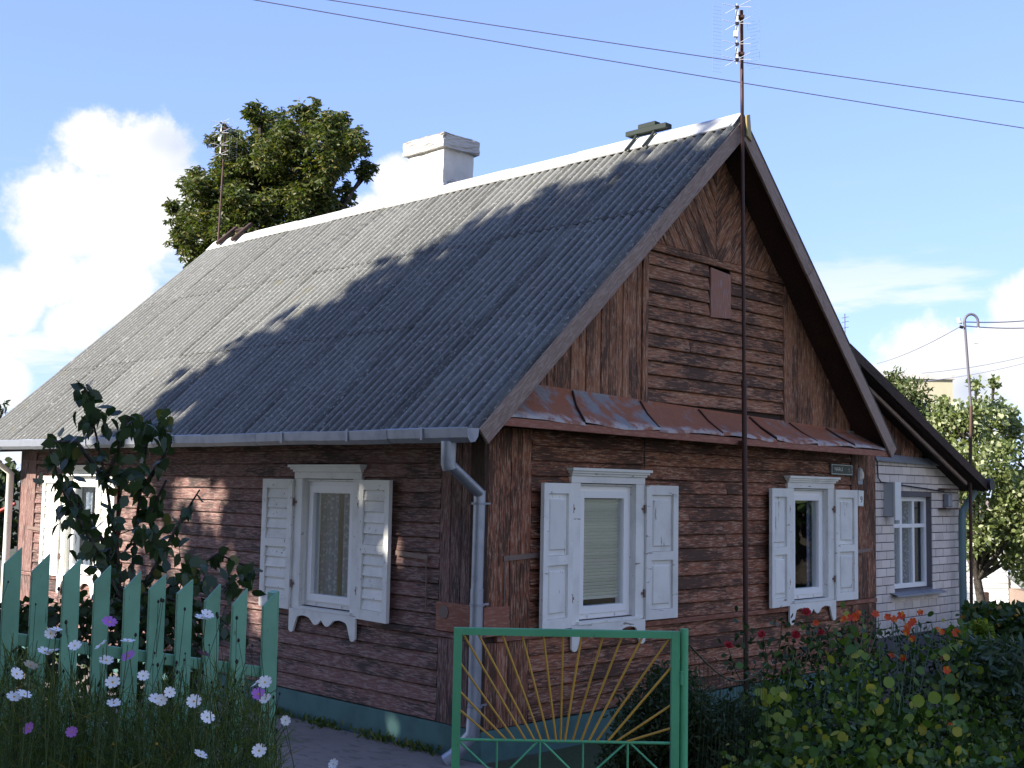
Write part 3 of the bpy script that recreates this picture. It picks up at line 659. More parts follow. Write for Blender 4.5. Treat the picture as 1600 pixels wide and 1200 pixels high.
# chimney
chim = MB(); cf = Frame((2.95, 3.92, 0), (1, 0, 0), (0, 1, 0), (0, 0, 1))
chim.box(cf, 0, .50, 0, .66, 5.0, 6.33); chim.box(cf, -.012, .512, -.012, .672, 5.0, 5.88)
def rough(o, cuts, amp, seed):
    bm = bmesh.new(); bm.from_mesh(o.data); bmesh.ops.subdivide_edges(bm, edges=bm.edges, cuts=cuts, use_grid_fill=True); rr = random.Random(seed)
    for v in bm.verts: v.co += Vector((rr.uniform(-amp, amp), rr.uniform(-amp, amp), rr.uniform(-amp, amp)*.6))
    bm.to_mesh(o.data); bm.free()
ch = chim.build('chimney', M['plaster'], house, (2.95, 3.92, 5.3)); rough(ch, 9, .006, 3)
k = MB(); k.prism(cf, [(-.05, -.05), (.55, -.05), (.55, .71), (-.05, .71)], 6.31, 6.49, .02); rough(k.build('chimney_cap', M['plaster_cap'], ch), 7, .009, 4)

# ------------------------------------------------------------------ windows
def window(fr, u0, u1, m_sh, shut, inside, shut_alpha, wide=.105, name='window'):
    z0, z1 = OZ0, OZ1; c = (u0+u1)/2; O = fr.P(c, z0)
    k = MB()
    k.box(fr, u0-wide, u0+.012, 1.10, 2.275, .0, .036); k.box(fr, u1-.012, u1+wide, 1.10, 2.275, .0, .036)
    k.box(fr, u0-wide-.002, u1+wide+.002, 2.277, 2.335, .0, .040)
    win = k.build(name, M['white'], house, O)
    k = MB()                                                             # cornice in three steps
    for (a, z_0, z_1, w) in ((.012, 2.337, 2.358, .055), (.028, 2.358, 2.378, .075), (.042, 2.378, 2.402, .095)): k.box(fr, u0-wide-a, u1+wide+a, z_0+.0005, z_1, -.004, w)
    k.build('cornice', M['white'], win)
    # carved apron
    n = 44; us = [u0-wide+.004+(u1-u0+2*wide-.008)*i/n for i in range(n+1)]; W_ = u1-u0+2*wide; lo = []
    for u in us:
        s = abs((u-c)/(W_/2)); e = (1-s)*W_/2
        if e < .086: q = .885+.043*(1-math.sqrt(max(0, 1-((e-.043)/.046)**2)))
        elif e < .125: q = .93+(e-.086)/.039*.10
        elif s > .34: q = 1.030+.018*math.sin((s-.34)/.40*math.pi)
        else: q = 1.030-.052*math.sin(s/.34*math.pi)
        lo.append(q)
    k = MB(); k.strip_prism(fr, us, lo, [1.098]*(n+1), .040, .060); k.build('apron', M['white'], win)
    k = MB(); k.prism(Frame(fr.P(0, 0), fr.U, fr.V, fr.W), [(u0-.02, 1.10), (u1+.02, 1.10), (u1+.02, 1.125), (u0-.02, 1.125)], -.05, .062); k.build('sill', M['white'], win)
    # reveal, fixed frame, sash
    k = MB()
    for a in (u0, u1-.014): k.box(fr, a, a+.014, z0, z1, -.155, -.001)
    k.box(fr, u0+.0145, u1-.0145, z1-.014, z1, -.155, -.001); k.build('reveal', M['white'], win)
    def ring(a0, a1, b0, b1, t, w0, w1):
        q = MB(); q.box(fr, a0, a0+t, b0, b1, w0, w1); q.box(fr, a1-t, a1, b0, b1, w0, w1); q.box(fr, a0+t+.0005, a1-t-.0005, b1-t, b1, w0, w1); q.box(fr, a0+t+.0005, a1-t-.0005, b0, b0+t, w0, w1); return q
    ring(u0+.016, u1-.016, z0+.002, z1-.016, .052, -.085, -.03).build('frame', M['pvc'], win)
    ring(u0+.060, u1-.060, z0+.046, z1-.060, .058, -.10, -.016).build('sash', M['pvc'], win)
    ring(u0+.112, u1-.112, z0+.098, z1-.112, .010, -.10, -.024).build('glazing_bead', M['pvc'], win)
    k = MB(); k.add([fr.P(u0+.113, z0+.098, -.05), fr.P(u1-.113, z0+.098, -.05), fr.P(u1-.113, z1-.113, -.05), fr.P(u0+.113, z1-.113, -.05)], [(0, 1, 2, 3)]); k.build('pane', M['glass'], win)
    for a in (u0+.2, u1-.2):
        k = MB(); k.tube([fr.P(a-.012, z0+.024, -.03), fr.P(a-.012, z0+.024, -.018)], .009, 8); k.build('drain_cap', M['pvc'], win)
    if inside == 'blind':
        zz = z0+.17; q = 0
        while zz < z1-.115:
            k = MB(); k.box(Frame(fr.P(c+.02, zz, -.082), fr.U, fr.V*.8+fr.W*.6, fr.W*.8-fr.V*.6), -(u1-u0)/2+.10, (u1-u0)/2-.135, -.0165, .0165, -.0012, .0012); k.build('blind_slat', M['blind'], win, fr.P(c, zz)); zz += .0285; q += 1
        k = MB(); k.box(fr, u0+.12, u0+.175, z0+.08, z0+.62, -.13, -.112); k.build('reflection_board', M['barge'], win)  # brown board added behind the glass in place of a reflection
    else:
        for a0, a1 in (((u0+.02, c-.035), (c+.03, u1-.02)) if inside == 'lace' else ((u0+.02, u0+.26), (u1-.14, u1-.02))):
            m_ = 26; vs = []
            for i in range(m_+1):
                u = a0+(a1-a0)*i/m_; w = -.15+.016*math.sin(i*1.25)+.008*math.sin(i*.53)
                vs += [fr.P(u, z0+.02, w), fr.P(u, z1-.02, w*1.0)]
            k = MB(); k.add(vs, [(2*i, 2*i+2, 2*i+3, 2*i+1) for i in range(m_)], True); k.build('curtain', M['lace'], win)
    # hinges
    for a, sg in ((u0-wide+.01, -1), (u1+wide-.01, 1)):
        for zz in (1.32, 2.06):
            k = MB(); k.tube([fr.P(a, zz-.035, .05), fr.P(a, zz+.035, .05)], .009, 8); k.box(fr, a-.03, a+.03, zz-.01, zz+.01, .037, .046); k.build('hinge', M['iron_bar'], win)
    # shutters folded back on the wall
    for sg, al in ((-1, shut_alpha[0]), (1, shut_alpha[1])):
        hu = u0-wide-.004 if sg < 0 else u1+wide+.004
        U = (fr.U*sg*math.cos(al) + fr.W*math.sin(al)); Wn = (fr.W*math.cos(al) - fr.U*sg*math.sin(al))
        S = Frame(fr.P(hu, 1.085, .028), U, fr.V, Wn) if sg > 0 else Frame(fr.P(hu, 1.085, .028), U, fr.V, Wn)
        wd, hh, st = m_sh, 1.185, .068
        q = MB()
        q.box(S, 0, st, 0, hh, 0, .034); q.box(S, wd-st, wd, 0, hh, 0, .034)
        q.box(S, st+.0006, wd-st-.0006, 0, .085, 0, .0335); q.box(S, st+.0006, wd-st-.0006, hh-.085, hh, 0, .0335)
        mid = .52 if shut == 'panel' else .56
        q.box(S, st+.0006, wd-st-.0006, mid, mid+.075, 0, .0335)
        so = q.build('shutter', M['white'], house, S.P(0, 0, 0))
        if shut == 'panel':
            for v0, v1 in ((.085, mid), (mid+.075, hh-.085)):
                f = Frame(S.P((st+wd-st)/2, (v0+v1)/2, 0), S.V, S.W.cross(S.V), S.W)
                a, bb = (v1-v0)/2-.001, (wd-2*st)/2-.001
                board('shutter_panel', M['white'], so, f, [(-a, -bb), (a, -bb), (a, bb), (-a, bb)], .012)
                board('shutter_panel', M['white'], so, f, [(-a+.045, -bb+.035), (a-.045, -bb+.035), (a-.045, bb-.035), (-a+.045, bb-.035)], .012, .008, .0125)
        else:
            for v0, v1, nn in ((.085, mid, 5), (mid+.075, hh-.085, 5)):
                for i in range(nn):
                    a0 = v0+(v1-v0)*i/nn; a1 = v0+(v1-v0)*(i+1)/nn
                    q = MB(); e0, e1 = st+.001, wd-st-.001
                    q.add([S.P(e0, a0+.002, .002), S.P(e1, a0+.002, .002), S.P(e1, a1, .002), S.P(e0, a1, .002), S.P(e0, a0+.002, .026), S.P(e1, a0+.002, .026), S.P(e1, a1, .010), S.P(e0, a1, .010)], [(0, 3, 2, 1), (4, 5, 6, 7), (0, 1, 5, 4), (2, 3, 7, 6), (0, 4, 7, 3), (1, 2, 6, 5)])
                    q.build('shutter_slat', M['white'], so, S.P(e0, a0))
    return win
window(GF, WIN_G[0]['u0'], WIN_G[0]['u1'], .43, 'panel', 'blind', (R_(9), R_(3)))
window(GF, WIN_G[1]['u0'], WIN_G[1]['u1'], .42, 'panel', 'dark', (R_(8), R_(3)))
window(LF, WIN_L[0]['u0'], WIN_L[0]['u1'], .46, 'slat', 'lace', (R_(2), R_(5)))
window(LF, WIN_L[1]['u0'], WIN_L[1]['u1'], .46, 'slat', 'lace', (R_(2), R_(5)))
# iron bars that lock the shutters, hooked beside the windows
for fr, u0, u1, z in ((GF, .17, .60, 1.68), (GF, 5.50, 5.93, 1.60), (LF, -1.02, -.62, 1.66), (LF, -8.2, -7.7, 1.62)):
    k = MB(); zs = -.02 if fr is LF else .02
    k.prism(fr, [(u0, z-.02-zs/2), (u1, z-.02+zs/2), (u1, z+.02+zs/2), (u0, z+.02-zs/2)], .034, .046); k.build('locking_bar', M['iron_bar'], house)
    k = MB(); ue = u0+.015 if fr is GF else u1-.015
    k.tube([fr.P(ue, z-.02, .04), fr.P(ue+.004, z-.42, .036)], .006, 6); k.build('locking_rod', M['iron_bar'], house)
k = MB(); k.tube([LF.P(-8.4, 2.46, .04), LF.P(-7.2, 2.44, .045), LF.P(-5.5, 2.45, .04)], .006, 6); k.build('cable', M['iron_bar'], house)

# ------------------------------------------------------------------ signs
def text_part(s, size, fr, m, parent, name='lettering', sx=1.):
    cu = bpy.data.curves.new('lettering', 'FONT'); cu.body = s; cu.size = size; cu.extrude = .0012; cu.align_x = 'CENTER'; cu.align_y = 'CENTER'
    tmp = bpy.data.objects.new('tmp_text', cu); COL.objects.link(tmp); dg = bpy.context.evaluated_depsgraph_get()
    me = bpy.data.meshes.new_from_object(tmp.evaluated_get(dg)); bpy.data.objects.remove(tmp)
    for v in me.vertices: v.co.x *= sx
    me.materials.clear(); me.materials.append(m); me.name = name
    return place(name, me, fr.M(), parent)
sg = thing('street_sign', 'dark green enamel street name plate with pale border under the ledge', 'sign', (5.34, -.03, 2.485))
k = MB(); k.prism(GF, [(5.105, 2.43), (5.575, 2.42), (5.575, 2.545), (5.105, 2.555)], .026, .036, .003); k.build('plate', M['sign_green'], sg)
k = MB()
for a in ((5.125, 5.555, 2.536, 2.541), (5.125, 5.555, 2.437, 2.442), (5.125, 5.130, 2.442, 2.536), (5.550, 5.555, 2.442, 2.536)): k.box(GF, *a, .036, .0375)
k.build('border', M['sign_white'], sg)
text_part('NARU', .062, Frame(GF.P(5.265, 2.490, .0375), GF.U, GF.V, GF.W), M['sign_white'], sg); text_part('1', .062, Frame(GF.P(5.485, 2.482, .0375), GF.U, GF.V, GF.W), M['sign_white'], sg)
sg = thing('house_number_sign', 'small white enamel house number plate with a dark digit', 'sign', (5.75, -.03, 2.18))
k = MB(); k.prism(GF, [(5.675, 2.095), (5.79, 2.09), (5.80, 2.265), (5.685, 2.27)], .03, .044, .006); k.build('plate', M['sign_white'], sg)
text_part('9', .10, Frame(GF.P(5.74, 2.165, .0445), GF.U, GF.V, GF.W), M['sign_black'], sg)
sg = thing('lamp_housing', 'small grey bulkhead fitting on the corner board above the number plate', 'fitting', (5.73, -.03, 2.42))
k = MB(); k.prism(GF, [(5.675, 2.33), (5.775, 2.33), (5.775, 2.49), (5.75, 2.52), (5.70, 2.52), (5.675, 2.49)], .03, .045, .005); k.build('base', M['zinc'], sg)
k = MB(); k.prism(GF, [(5.69, 2.385), (5.76, 2.385), (5.76, 2.47), (5.74, 2.505), (5.71, 2.505), (5.69, 2.47)], .0455, .075, .02); k.build('cover', M['cream_plastic'], sg)

# ------------------------------------------------------------------ ridge bits
def ladder_rest(y, name, label, group=None, long=.52):
    t_ = thing(name, label, 'roof ladder rest', (AX, y, AZ+.07), group)
    f = Frame((AX-.01, y, AZ+.085), (0, 1, 0), (1, 0, 0), (0, 0, 1))
    k = MB(); k.prism(f, [(-long/2, -.05), (long/2, -.05), (long/2, .05), (-long/2, .05)], 0, .05, .006); k.build('plank', M['dark_green'], t_)
    k = MB(); k.prism(f, [(-.12, -.045), (.10, -.045), (.10, .045), (-.12, .045)], .051, .095, .006); k.build('block', M['dark_green'], t_)
    for a in (-.10, .13):
        k = MB(); O = Vector((AX, y+a, AZ)); k.tube([O+SL.U*.24+SL.W*.06, O+SL.U*.06+SL.W*.07, O+Vector((-.03, 0, .085))], .014, 6); k.build('strap', M['dark_green'], t_)
ladder_rest(.77, 'roof_ladder_rest', 'dark wooden ladder rest strapped over the ridge near the gable')
t_ = thing('roof_ladder', 'grey wooden roof ladder end hooked over the far end of the ridge', 'ladder', (AX, 8.4, AZ))
for y in (8.28, 8.68):
    k = MB(); O = Vector((AX, y, AZ)); S_ = Frame(O+SL.U*.16+SL.W*.06, -SL.U, (0, 1, 0), SL.W)
    k.prism(S_, [(0, -.035), (.42, -.035), (.42, .035), (0, .035)], 0, .05, .006); k.build('side_rail', M['wood_dark'], t_)
k = MB(); k.box(Frame(Vector((AX, 8.48, AZ))-SL.U*.2+SL.W*.05, (0, 1, 0), -SL.U, SL.W), -.16, .16, -.02, .02, 0, .03); k.build('rung', M['wood_dark'], t_)

# ------------------------------------------------------------------ antennas
def antenna(name, label, base, topz, lean, thick, s=1., joint=True):
    t_ = thing(name, label, 'antenna', base); bx = Vector(base)
    tp = Vector((bx.x+lean, bx.y, topz))
    def pt(z): return bx + (tp-bx)*((z-bx.z)/(tp.z-bx.z))
    k = MB()
    if joint:
        k.tube([bx, pt(3.2)], thick, 10); k.tube([pt(3.19), pt(3.26)], thick*1.15, 10); k.tube([pt(3.25), tp], thick*.72, 8)
    else: k.tube([bx, tp], thick*.72, 8)
    k.build('mast', M['iron'], t_)
    H = Vector((.706, -.708, 0)); Fd = Vector((-.706, -.706, 0))
    c = pt(topz-.24*s) - H*.055*s + Fd*.05*s
    A = Frame(c, H, (0, 0, 1), Fd); zs = [.25, .09, -.11, -.26]
    k = MB(); k.box(A, -.004, .004, -.30*s, .29*s, -.01, -.002); k.build('boom', M['alu'], t_)
    for z in zs:
        k = MB()
        for (hx, hz, w) in ((-.14, .02, .03), (-.115, -.085, .05), (.13, .075, -.02), (.13, -.006, .02)): k.tube([A.P(0, z*s, .01), A.P(hx*s, (z+hz)*s, w*s+.01)], .0032, 5)
        d = k.build('dipole', M['alu'], t_, A.P(0, z*s))
        k = MB(); k.box(A, -.018*s, .018*s, (z-.012)*s, (z+.012)*s, -.005, .018); k.build('clamp', M['black'], d)
    for z0_, z1_ in ((.17, .225), (.11, .165), (.02, .065), (-.20, -.145), (-.26, -.21)):
        k = MB(); k.box(A, -.012*s, .013*s, z0_*s, z1_*s, .0, .006); k.build('feed_line', M['sign_white'], t_)
    k = MB(); k.prism(A, [(-.035*s, -.045*s), (.010*s, -.05*s), (.012*s, .012*s), (-.03*s, .016*s)], .006, .032, .004); k.build('amplifier_box', M['cream_plastic'], t_)
    k = MB()
    for zz in np.linspace(-.34, .30, 19): k.tube([A.P(-.21*s, zz*s, -.10*s), A.P(-.12*s, zz*s, -.13*s)], .0009, 3, False); k.tube([A.P(.12*s, (zz+.03)*s, -.13*s), A.P(.24*s, (zz+.05)*s, -.10*s)], .0009, 3, False)
    for u in (-.21, -.12, .12, .24): k.tube([A.P(u*s, -.34*s, -.11*s), A.P(u*s, .33*s, -.11*s)], .0009, 3, False)
    k.build('reflector', M['wire_thin'], t_)
    for zz in (.17, -.19):
        k = MB(); k.box(A, -.004, .075*s, (zz-.012)*s, (zz+.012)*s, -.075*s, -.008); k.build('bracket', M['iron'], t_)
    return t_
antenna('television_antenna', 'tall brown pole with pale bow tie aerial rising in front of the gable', (2.935, -.43, .2), 6.79, -.10, .024)
antenna('television_antenna', 'thin mast with small aerial at the far end of the ridge before the tree', (2.95, 8.95, 5.8), 7.62, .05, .02, .95, False)
# mast brackets at the ledge belong to the house
k = MB(); k.box(Frame((2.92, -.36, 2.68), (1, 0, 0), (0, -1, 0), (0, 0, 1)), -.02, .02, 0, .06, -.02, .02); k.build('mast_bracket', M['iron'], house)

# ------------------------------------------------------------------ the brick annex on the right
an = thing('brick_annex', 'low white brick lean-to with brown gable boards beside the wooden house', 'building', (6.1, 0, 0))
BX0, BX1, BY = 6.12, 8.33, .03
AF = Frame((0, BY, 0), (1, 0, 0), (0, 0, 1), (0, -1, 0)); AO = (6.62, 7.58, 1.12, 2.21)
k = MB()
k.box(AF, BX0, AO[0], .0, 2.66, -.25, -.008); k.box(AF, AO[1], BX1-.006, .0, 2.66, -.25, -.008); k.box(AF, AO[0], AO[1], .0, AO[2]-.0, -.25, -.008); k.box(AF, AO[0], AO[1], AO[3], 2.66, -.25, -.008)
k.box(AF, BX1-.25, BX1-.006, .0, 2.6, -7.9, -.26); k.box(AF, BX0, BX1-.3, 2.5, 2.55, -7.9, -.26); k.box(AF, BX0, BX1-.3, 0, 2.5, -4.0, -3.9)
k.build('wall', M['mortar'], an)
bw, bh = .205, .098; brick_me = {}
def brick(u0, u1, v0, v1):
    key = (round(u1-u0, 2), round(v1-v0, 2)); 
    if key not in brick_me:
        q = MB(); a, c = (u1-u0)/2, (v1-v0)/2; q.prism(IDF, [(-a, -c), (a, -c), (a, c), (-a, c)], -.012, .004, .004); me = q.mesh('brick', Vector((0, 0, 0))); me.materials.append(M['brick']); brick_me[key] = me
    place('brick', brick_me[key], Frame(AF.P((u0+u1)/2, (v0+v1)/2, random.uniform(-.002, .003)), AF.U, AF.V, AF.W).M(), an)
row = 0; v = .60
while v < 2.60:
    u = BX0 - (bw/2 if row % 2 else 0)
    while u < BX1:
        a, c = max(u, BX0)+.004, min(u+bw, BX1)-.005
        parts = [(a, c)]
        if v+bh > AO[2]+.02 and v < AO[3]-.02: parts = [q for q in ((a, min(c, AO[0])), (max(a, AO[1]), c))]
        for p_, q_ in parts:
            if q_-p_ > .03: brick(p_, q_, v+.005, v+bh-.005)
        u += bw
    row += 1; v += bh
for i in range(7):   # soldier course under the sill
    brick(6.56+i*.165, 6.56+i*.165+.155, .985, 1.055)
# annex window
FR = Frame((0, BY+.095, 0), (1, 0, 0), (0, 0, 1), (0, -1, 0))
q = MB()
for a in (AO[0]+.002, 6.91, 7.22, AO[1]-.052): q.box(FR, a, a+.05, AO[2]+.01, AO[3]-.002, -.03, .02)
q.box(FR, AO[0]+.0525, AO[1]-.0525, AO[3]-.055, AO[3]-.003, -.029, .019); q.box(FR, AO[0]+.0525, AO[1]-.0525, AO[2]+.011, AO[2]+.065, -.029, .019); q.box(FR, AO[0]+.0525, AO[1]-.0525, 1.84, 1.885, -.0285, .0185)
w_ = q.build('window', M['pvc'], an, FR.P(6.62, 1.12))
for a, c in ((AO[0]+.052, 6.91), (6.96, 7.22), (7.27, AO[1]-.052)):
    for z_0, z_1 in ((AO[2]+.065, 1.84), (1.885, AO[3]-.055)):
        q = MB(); q.add([FR.P(a, z_0), FR.P(c, z_0), FR.P(c, z_1), FR.P(a, z_1)], [(0, 1, 2, 3)]); q.build('pane', M['glass'], w_)
q = MB(); vs = []
for i in range(41):
    u = AO[0]+.05+i*(AO[1]-AO[0]-.1)/40; vs += [FR.P(u, AO[2]+.02, -.12+.012*math.sin(i*1.3)), FR.P(u, AO[3]-.02, -.12+.012*math.sin(i*1.3))]
q.add(vs, [(2*i, 2*i+2, 2*i+3, 2*i+1) for i in range(40)], True); q.build('curtain', M['lace'], w_)
q = MB(); q.add([AF.P(6.54, 1.135, -.15), AF.P(7.70, 1.135, -.15), AF.P(7.74, 1.075, .10), AF.P(6.50, 1.075, .10), AF.P(7.74, 1.055, .10), AF.P(6.50, 1.055, .10)], [(0, 3, 2, 1), (3, 5, 4, 2)]); q.build('sill', M['zinc'], w_)
# flashing, gable boards, roof
q = MB(); q.add([AF.P(6.13, 2.70, .02), AF.P(7.95, 2.665, .02), AF.P(7.95, 2.60, .055), AF.P(6.13, 2.625, .055), AF.P(7.95, 2.585, .052), AF.P(6.13, 2.61, .052)], [(0, 3, 2, 1), (3, 5, 4, 2)]); q.build('flashing', M['zinc'], an)
rl = lambda x: 3.74-(x-5.17)*.42
x = 5.55
while x < 7.9:
    zt_ = rl(x+.11)-.10
    if zt_ > 2.72: board('gable_board', M['wood'], an, Frame(AF.P(x+.055, 2.64), AF.V, -AF.U, AF.W), [(.03, .052), (.03, -.052), (zt_-2.64, -.052), (rl(x)-.10-2.64, .052)][::1], .02, .004)
    x += .11
ang_r = math.atan(.42); RU = Vector((math.cos(ang_r), 0, -math.sin(ang_r))); RW = Vector((math.sin(ang_r), 0, math.cos(ang_r)))
RF = Frame((5.05, -.30, rl(5.05)), RU, (0, 1, 0), RW); RL = (8.42-5.05)/math.cos(ang_r)
q = MB(); q.box(RF, 0, RL, .01, 8.4, -.09, -.05); q.build('roof', M['wood_dark'], an, RF.P(0, 0))
me_a = sheet_mesh(1.75, SW+.06, 99)
for r_ in range(2):
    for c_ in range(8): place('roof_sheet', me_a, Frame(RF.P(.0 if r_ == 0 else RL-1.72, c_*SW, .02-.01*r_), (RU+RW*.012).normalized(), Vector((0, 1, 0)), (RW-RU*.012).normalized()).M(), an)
board('barge_board', M['wood_dark'], an, Frame(RF.P(0, 0, 0), RU, -RW, (0, -1, 0)), [(0, -.02), (RL, -.02), (RL, .09), (0, .09)], .024)
board('barge_board', M['barge'], an, Frame(RF.P(0, .12, 0), RU, -RW, (0, -1, 0)), [(0, .12), (RL-.35, .12), (RL-.35, .16), (0, .16)], .03)
q = MB(); q.tube([Vector((8.42, -.36, 2.38)), Vector((8.42, 8.0, 2.40))], .075, 12); q.build('gutter', M['black'], an, (8.42, -.36, 2.38))
q = MB(); q.tube([Vector((8.40, -.16, 2.33)), Vector((8.36, -.12, 2.22)), Vector((8.14, -.10, 2.04)), Vector((8.12, -.10, 1.95)), Vector((8.12, -.10, .1))], .045, 12); q.build('downpipe', painted('teal_pipe', (.14, .22, .22), None, 0, .5, .3), an, (8.4, -.16, 2.3))
for z_ in (2.30, 2.06):
    q = MB(); q.box(AF, 7.72, 8.08, z_, z_+.018, .02, .12); q.build('bracket', M['iron'], an)
q = MB(); q.prism(AF, [(7.86, 2.09), (7.96, 2.09), (7.96, 2.25), (7.86, 2.25)], .02, .09, .01); q.build('junction_box', M['zinc'], an)
q = MB(); q.tube([AF.P(6.2, 2.62, .02), AF.P(6.2, 2.42, .03), AF.P(6.26, 2.37, .03), AF.P(7.85, 2.28, .03)], .008, 6); q.build('cable', M['black'], an)
cb = thing('meter_cabinet', 'pale grey metal meter cabinet jutting from the white brick wall', 'cabinet', (6.35, 0, 1.95))
q = MB(); q.box(AF, 6.37, 6.45, 1.98, 2.36, .005, .13); q.build('body', painted('grey_cabinet', (.42, .45, .46), None, 0, .4, .2), cb)
q = MB(); q.box(AF, 6.36, 6.50, 1.94, 2.375, .133, .155); q.build('door', M['sign_white'], cb)
# service mast with gooseneck on the annex corner
sm = thing('service_mast', 'slim steel service pole with hooked top at the annex corner', 'pole', (8.13, -.14, .1))
q = MB(); q.tube([Vector((8.12, -.20, .1)), Vector((8.15, -.20, 2.5)), Vector((8.20, -.20, 3.35))], .022, 8); q.build('lower_pole', M['iron'], sm)
tp = onY(1507, 503, -.20)
q = MB(); pts = [Vector((8.20, -.20, 3.33)), tp]; H = Vector((.706, -.708, 0))
for i in range(1, 9): a = math.pi*i/8; pts.append(tp + H*(.085-.085*math.cos(a)) + Vector((0, 0, .10*math.sin(a))))
pts.append(pts[-1]+Vector((0, 0, -.06))); q.tube(pts, .017, 8); q.build('upper_pole', painted('grey_steel_pole', (.13, .12, .15), None, 0, .5, .3), sm)
q = MB(); e = pts[-1]; q.tube([e, e+H*.015+Vector((0, 0, -.10)), e+H*.02+Vector((0, 0, -.18)), e+Vector((0, 0, -.21)), e-H*.06+Vector((0, 0, -.20))], .007, 6); q.build('drip_cable', M['sign_white'], sm)
q = MB(); q.tube([tp-H*.03+Vector((0, 0, -.01)), tp-H*.07+Vector((0, 0, .0)), tp-H*.075+Vector((0, 0, .05))], [.02, .03, .02], 8); q.build('insulator', M['sign_white'], sm)
q = MB(); q.tube([tp-H*.02+Vector((0, 0, -.07)), tp-H*.06+Vector((0, 0, -.06))], .02, 8); q.build('clamp', M['black'], sm)

# ------------------------------------------------------------------ wires
def wire(P, Q, sag, r, label, m, n=24, ext=0.):
    P, Q = Vector(P), Vector(Q); d = Q-P; P = P-d*ext; Q = Q+d*ext
    k = MB(); pts = []
    for i in range(n+1): s = i/n; p = P.lerp(Q, s); p.z -= sag*4*s*(1-s); pts.append(p)
    k.tube(pts, r, 5); o = k.build('overhead_wire', m, None, P); return tag(o, label, 'wire', 'overhead wires')
wire(at(590, 0, 13.5), at(1600, 149, 14.5), .10, .0062, 'upper of two dark cables crossing the sky above the gable', M['wire'], ext=.8)
wire(at(480, 0, 13.3), at(1600, 187, 14.3), .12, .0062, 'lower of two dark cables crossing the sky above the gable', M['wire'], ext=.8)
wire(tp-H*.06+Vector((0, 0, -.06)), at(1370, 568, 21), .05, .006, 'thin wire running down left from the hooked service pole', M['wire_thin'])
wire(tp+Vector((0, 0, .0)), at(1760, 455, 26), .2, .008, 'upper thin wire leaving the hooked service pole to the right', M['wire_thin'])
wire(tp+Vector((0, 0, -.05)), at(1760, 475, 26), .2, .008, 'lower thin wire leaving the hooked service pole to the right', M['wire_thin'])
wire(at(1440, 583, 40), at(1720, 522, 40), .2, .012, 'upper of two faint distant wires behind the service pole', M['wire_thin'])
wire(at(1440, 596, 40), at(1720, 530, 40), .2, .012, 'lower of two faint distant wires behind the service pole', M['wire_thin'])

# ------------------------------------------------------------------ picket fence
FL, FRt = at(30, 900, 5.35), at(430, 1000, 6.0); FL.z = FRt.z = 0
FU = (FRt-FL).normalized(); FW = FU.cross(Vector((0, 0, 1))); 
if FW.dot(CAM-FL) < 0: FW = -FW
FF = Frame(FL, FU, (0, 0, 1), FW)
tips = [(-58, 840), (-12, 848), (33.5, 855), (77, 865), (125, 873), (172, 883), (219, 892), (258, 897), (300, 905), (343, 912), (385, 919), (431, 925)]
fen = thing('picket_fence', 'green painted picket fence with slanted picket tips beside the path', 'fence', FL + Vector((0, 0, .4)))
uz = []
for (x, y) in tips:
    P = on_plane(x, y, FL, FW); u = (P-FL).dot(FU); uz.append((u, P.z)); w = .074+random.uniform(-.003, .003); t_ = random.uniform(-.012, .012); dr = .075+random.uniform(-.012, .012)
    f = Frame(FF.P(u-w/2, 1.2, .002), FF.V, -FF.U, FF.W)
    board('picket', M['fence'], fen, f, [(-.75, w/2-t_), (-.75, -w/2-t_), (P.z-1.2, -w/2), (P.z-1.2-dr, w/2)], .02, .003)
for dz in (.40, .95):
    (ua, za), (ub, zb_) = uz[0], uz[-1]; k = math.atan2(zb_-za, ub-ua); c = ((ua+ub)/2, (za+zb_)/2-dz)
    U = FF.U*math.cos(k)+FF.V*math.sin(k); L = (ub-ua)/2/math.cos(k)
    board('rail', M['fence'], fen, Frame(FF.P(c[0], c[1], -.042), U, FF.W.cross(U), FF.W), [(-L-.03, -.026), (L+.0, -.026), (L+.0, .026), (-L-.03, .026)], .036)
k = MB(); u = uz[-1][0]; k.prism(FF, [(u-.012, .3), (u+.02, .3), (u+.02, uz[-1][1]+.004), (u-.012, uz[-1][1]-.006)], -.075, -.002); k.build('post', M['fence'], fen)

# ------------------------------------------------------------------ gate
GL = at(716, 981, 5.4); GR = at(1060, 986, 5.4); gtop = (GL.z+GR.z)/2; GU = Vector((GR.x-GL.x, GR.y-GL.y, 0)); GW = GU.length; GU.normalize()
gw = GU.cross(Vector((0, 0, 1))); gw = gw if gw.dot(CAM-GL) > 0 else -gw
QF = Frame((GL.x, GL.y, gtop), GU, (0, 0, 1), gw)
gate = thing('garden_gate', 'green steel garden gate with yellow rods fanned like a rising sun', 'gate', (GL.x, GL.y, .45))
k = MB(); T_ = .036
k.box(QF, -.018, .018, -1.15, .0, -.02, .02); k.box(QF, GW-.032, GW+.004, -1.15, .0, -.02, .02); k.box(QF, .0185, GW-.0325, -.030, .0, -.0195, .0195); k.box(QF, .0185, GW-.0325, -1.15, -1.12, -.0195, .0195)
k.build('frame', M['gate'], gate)
S_ = .000759; MID = -.487
def bar(a, c, r, name, m): k = MB(); k.tube([QF.P(*a, 0), QF.P(*c, 0)], r, 7); k.build(name, m, gate)
bar((.018, MID), (GW-.032, MID), .0068, 'crossbar', M['gate'])
u_ = lambda x: (x-150)*S_+.018*.6
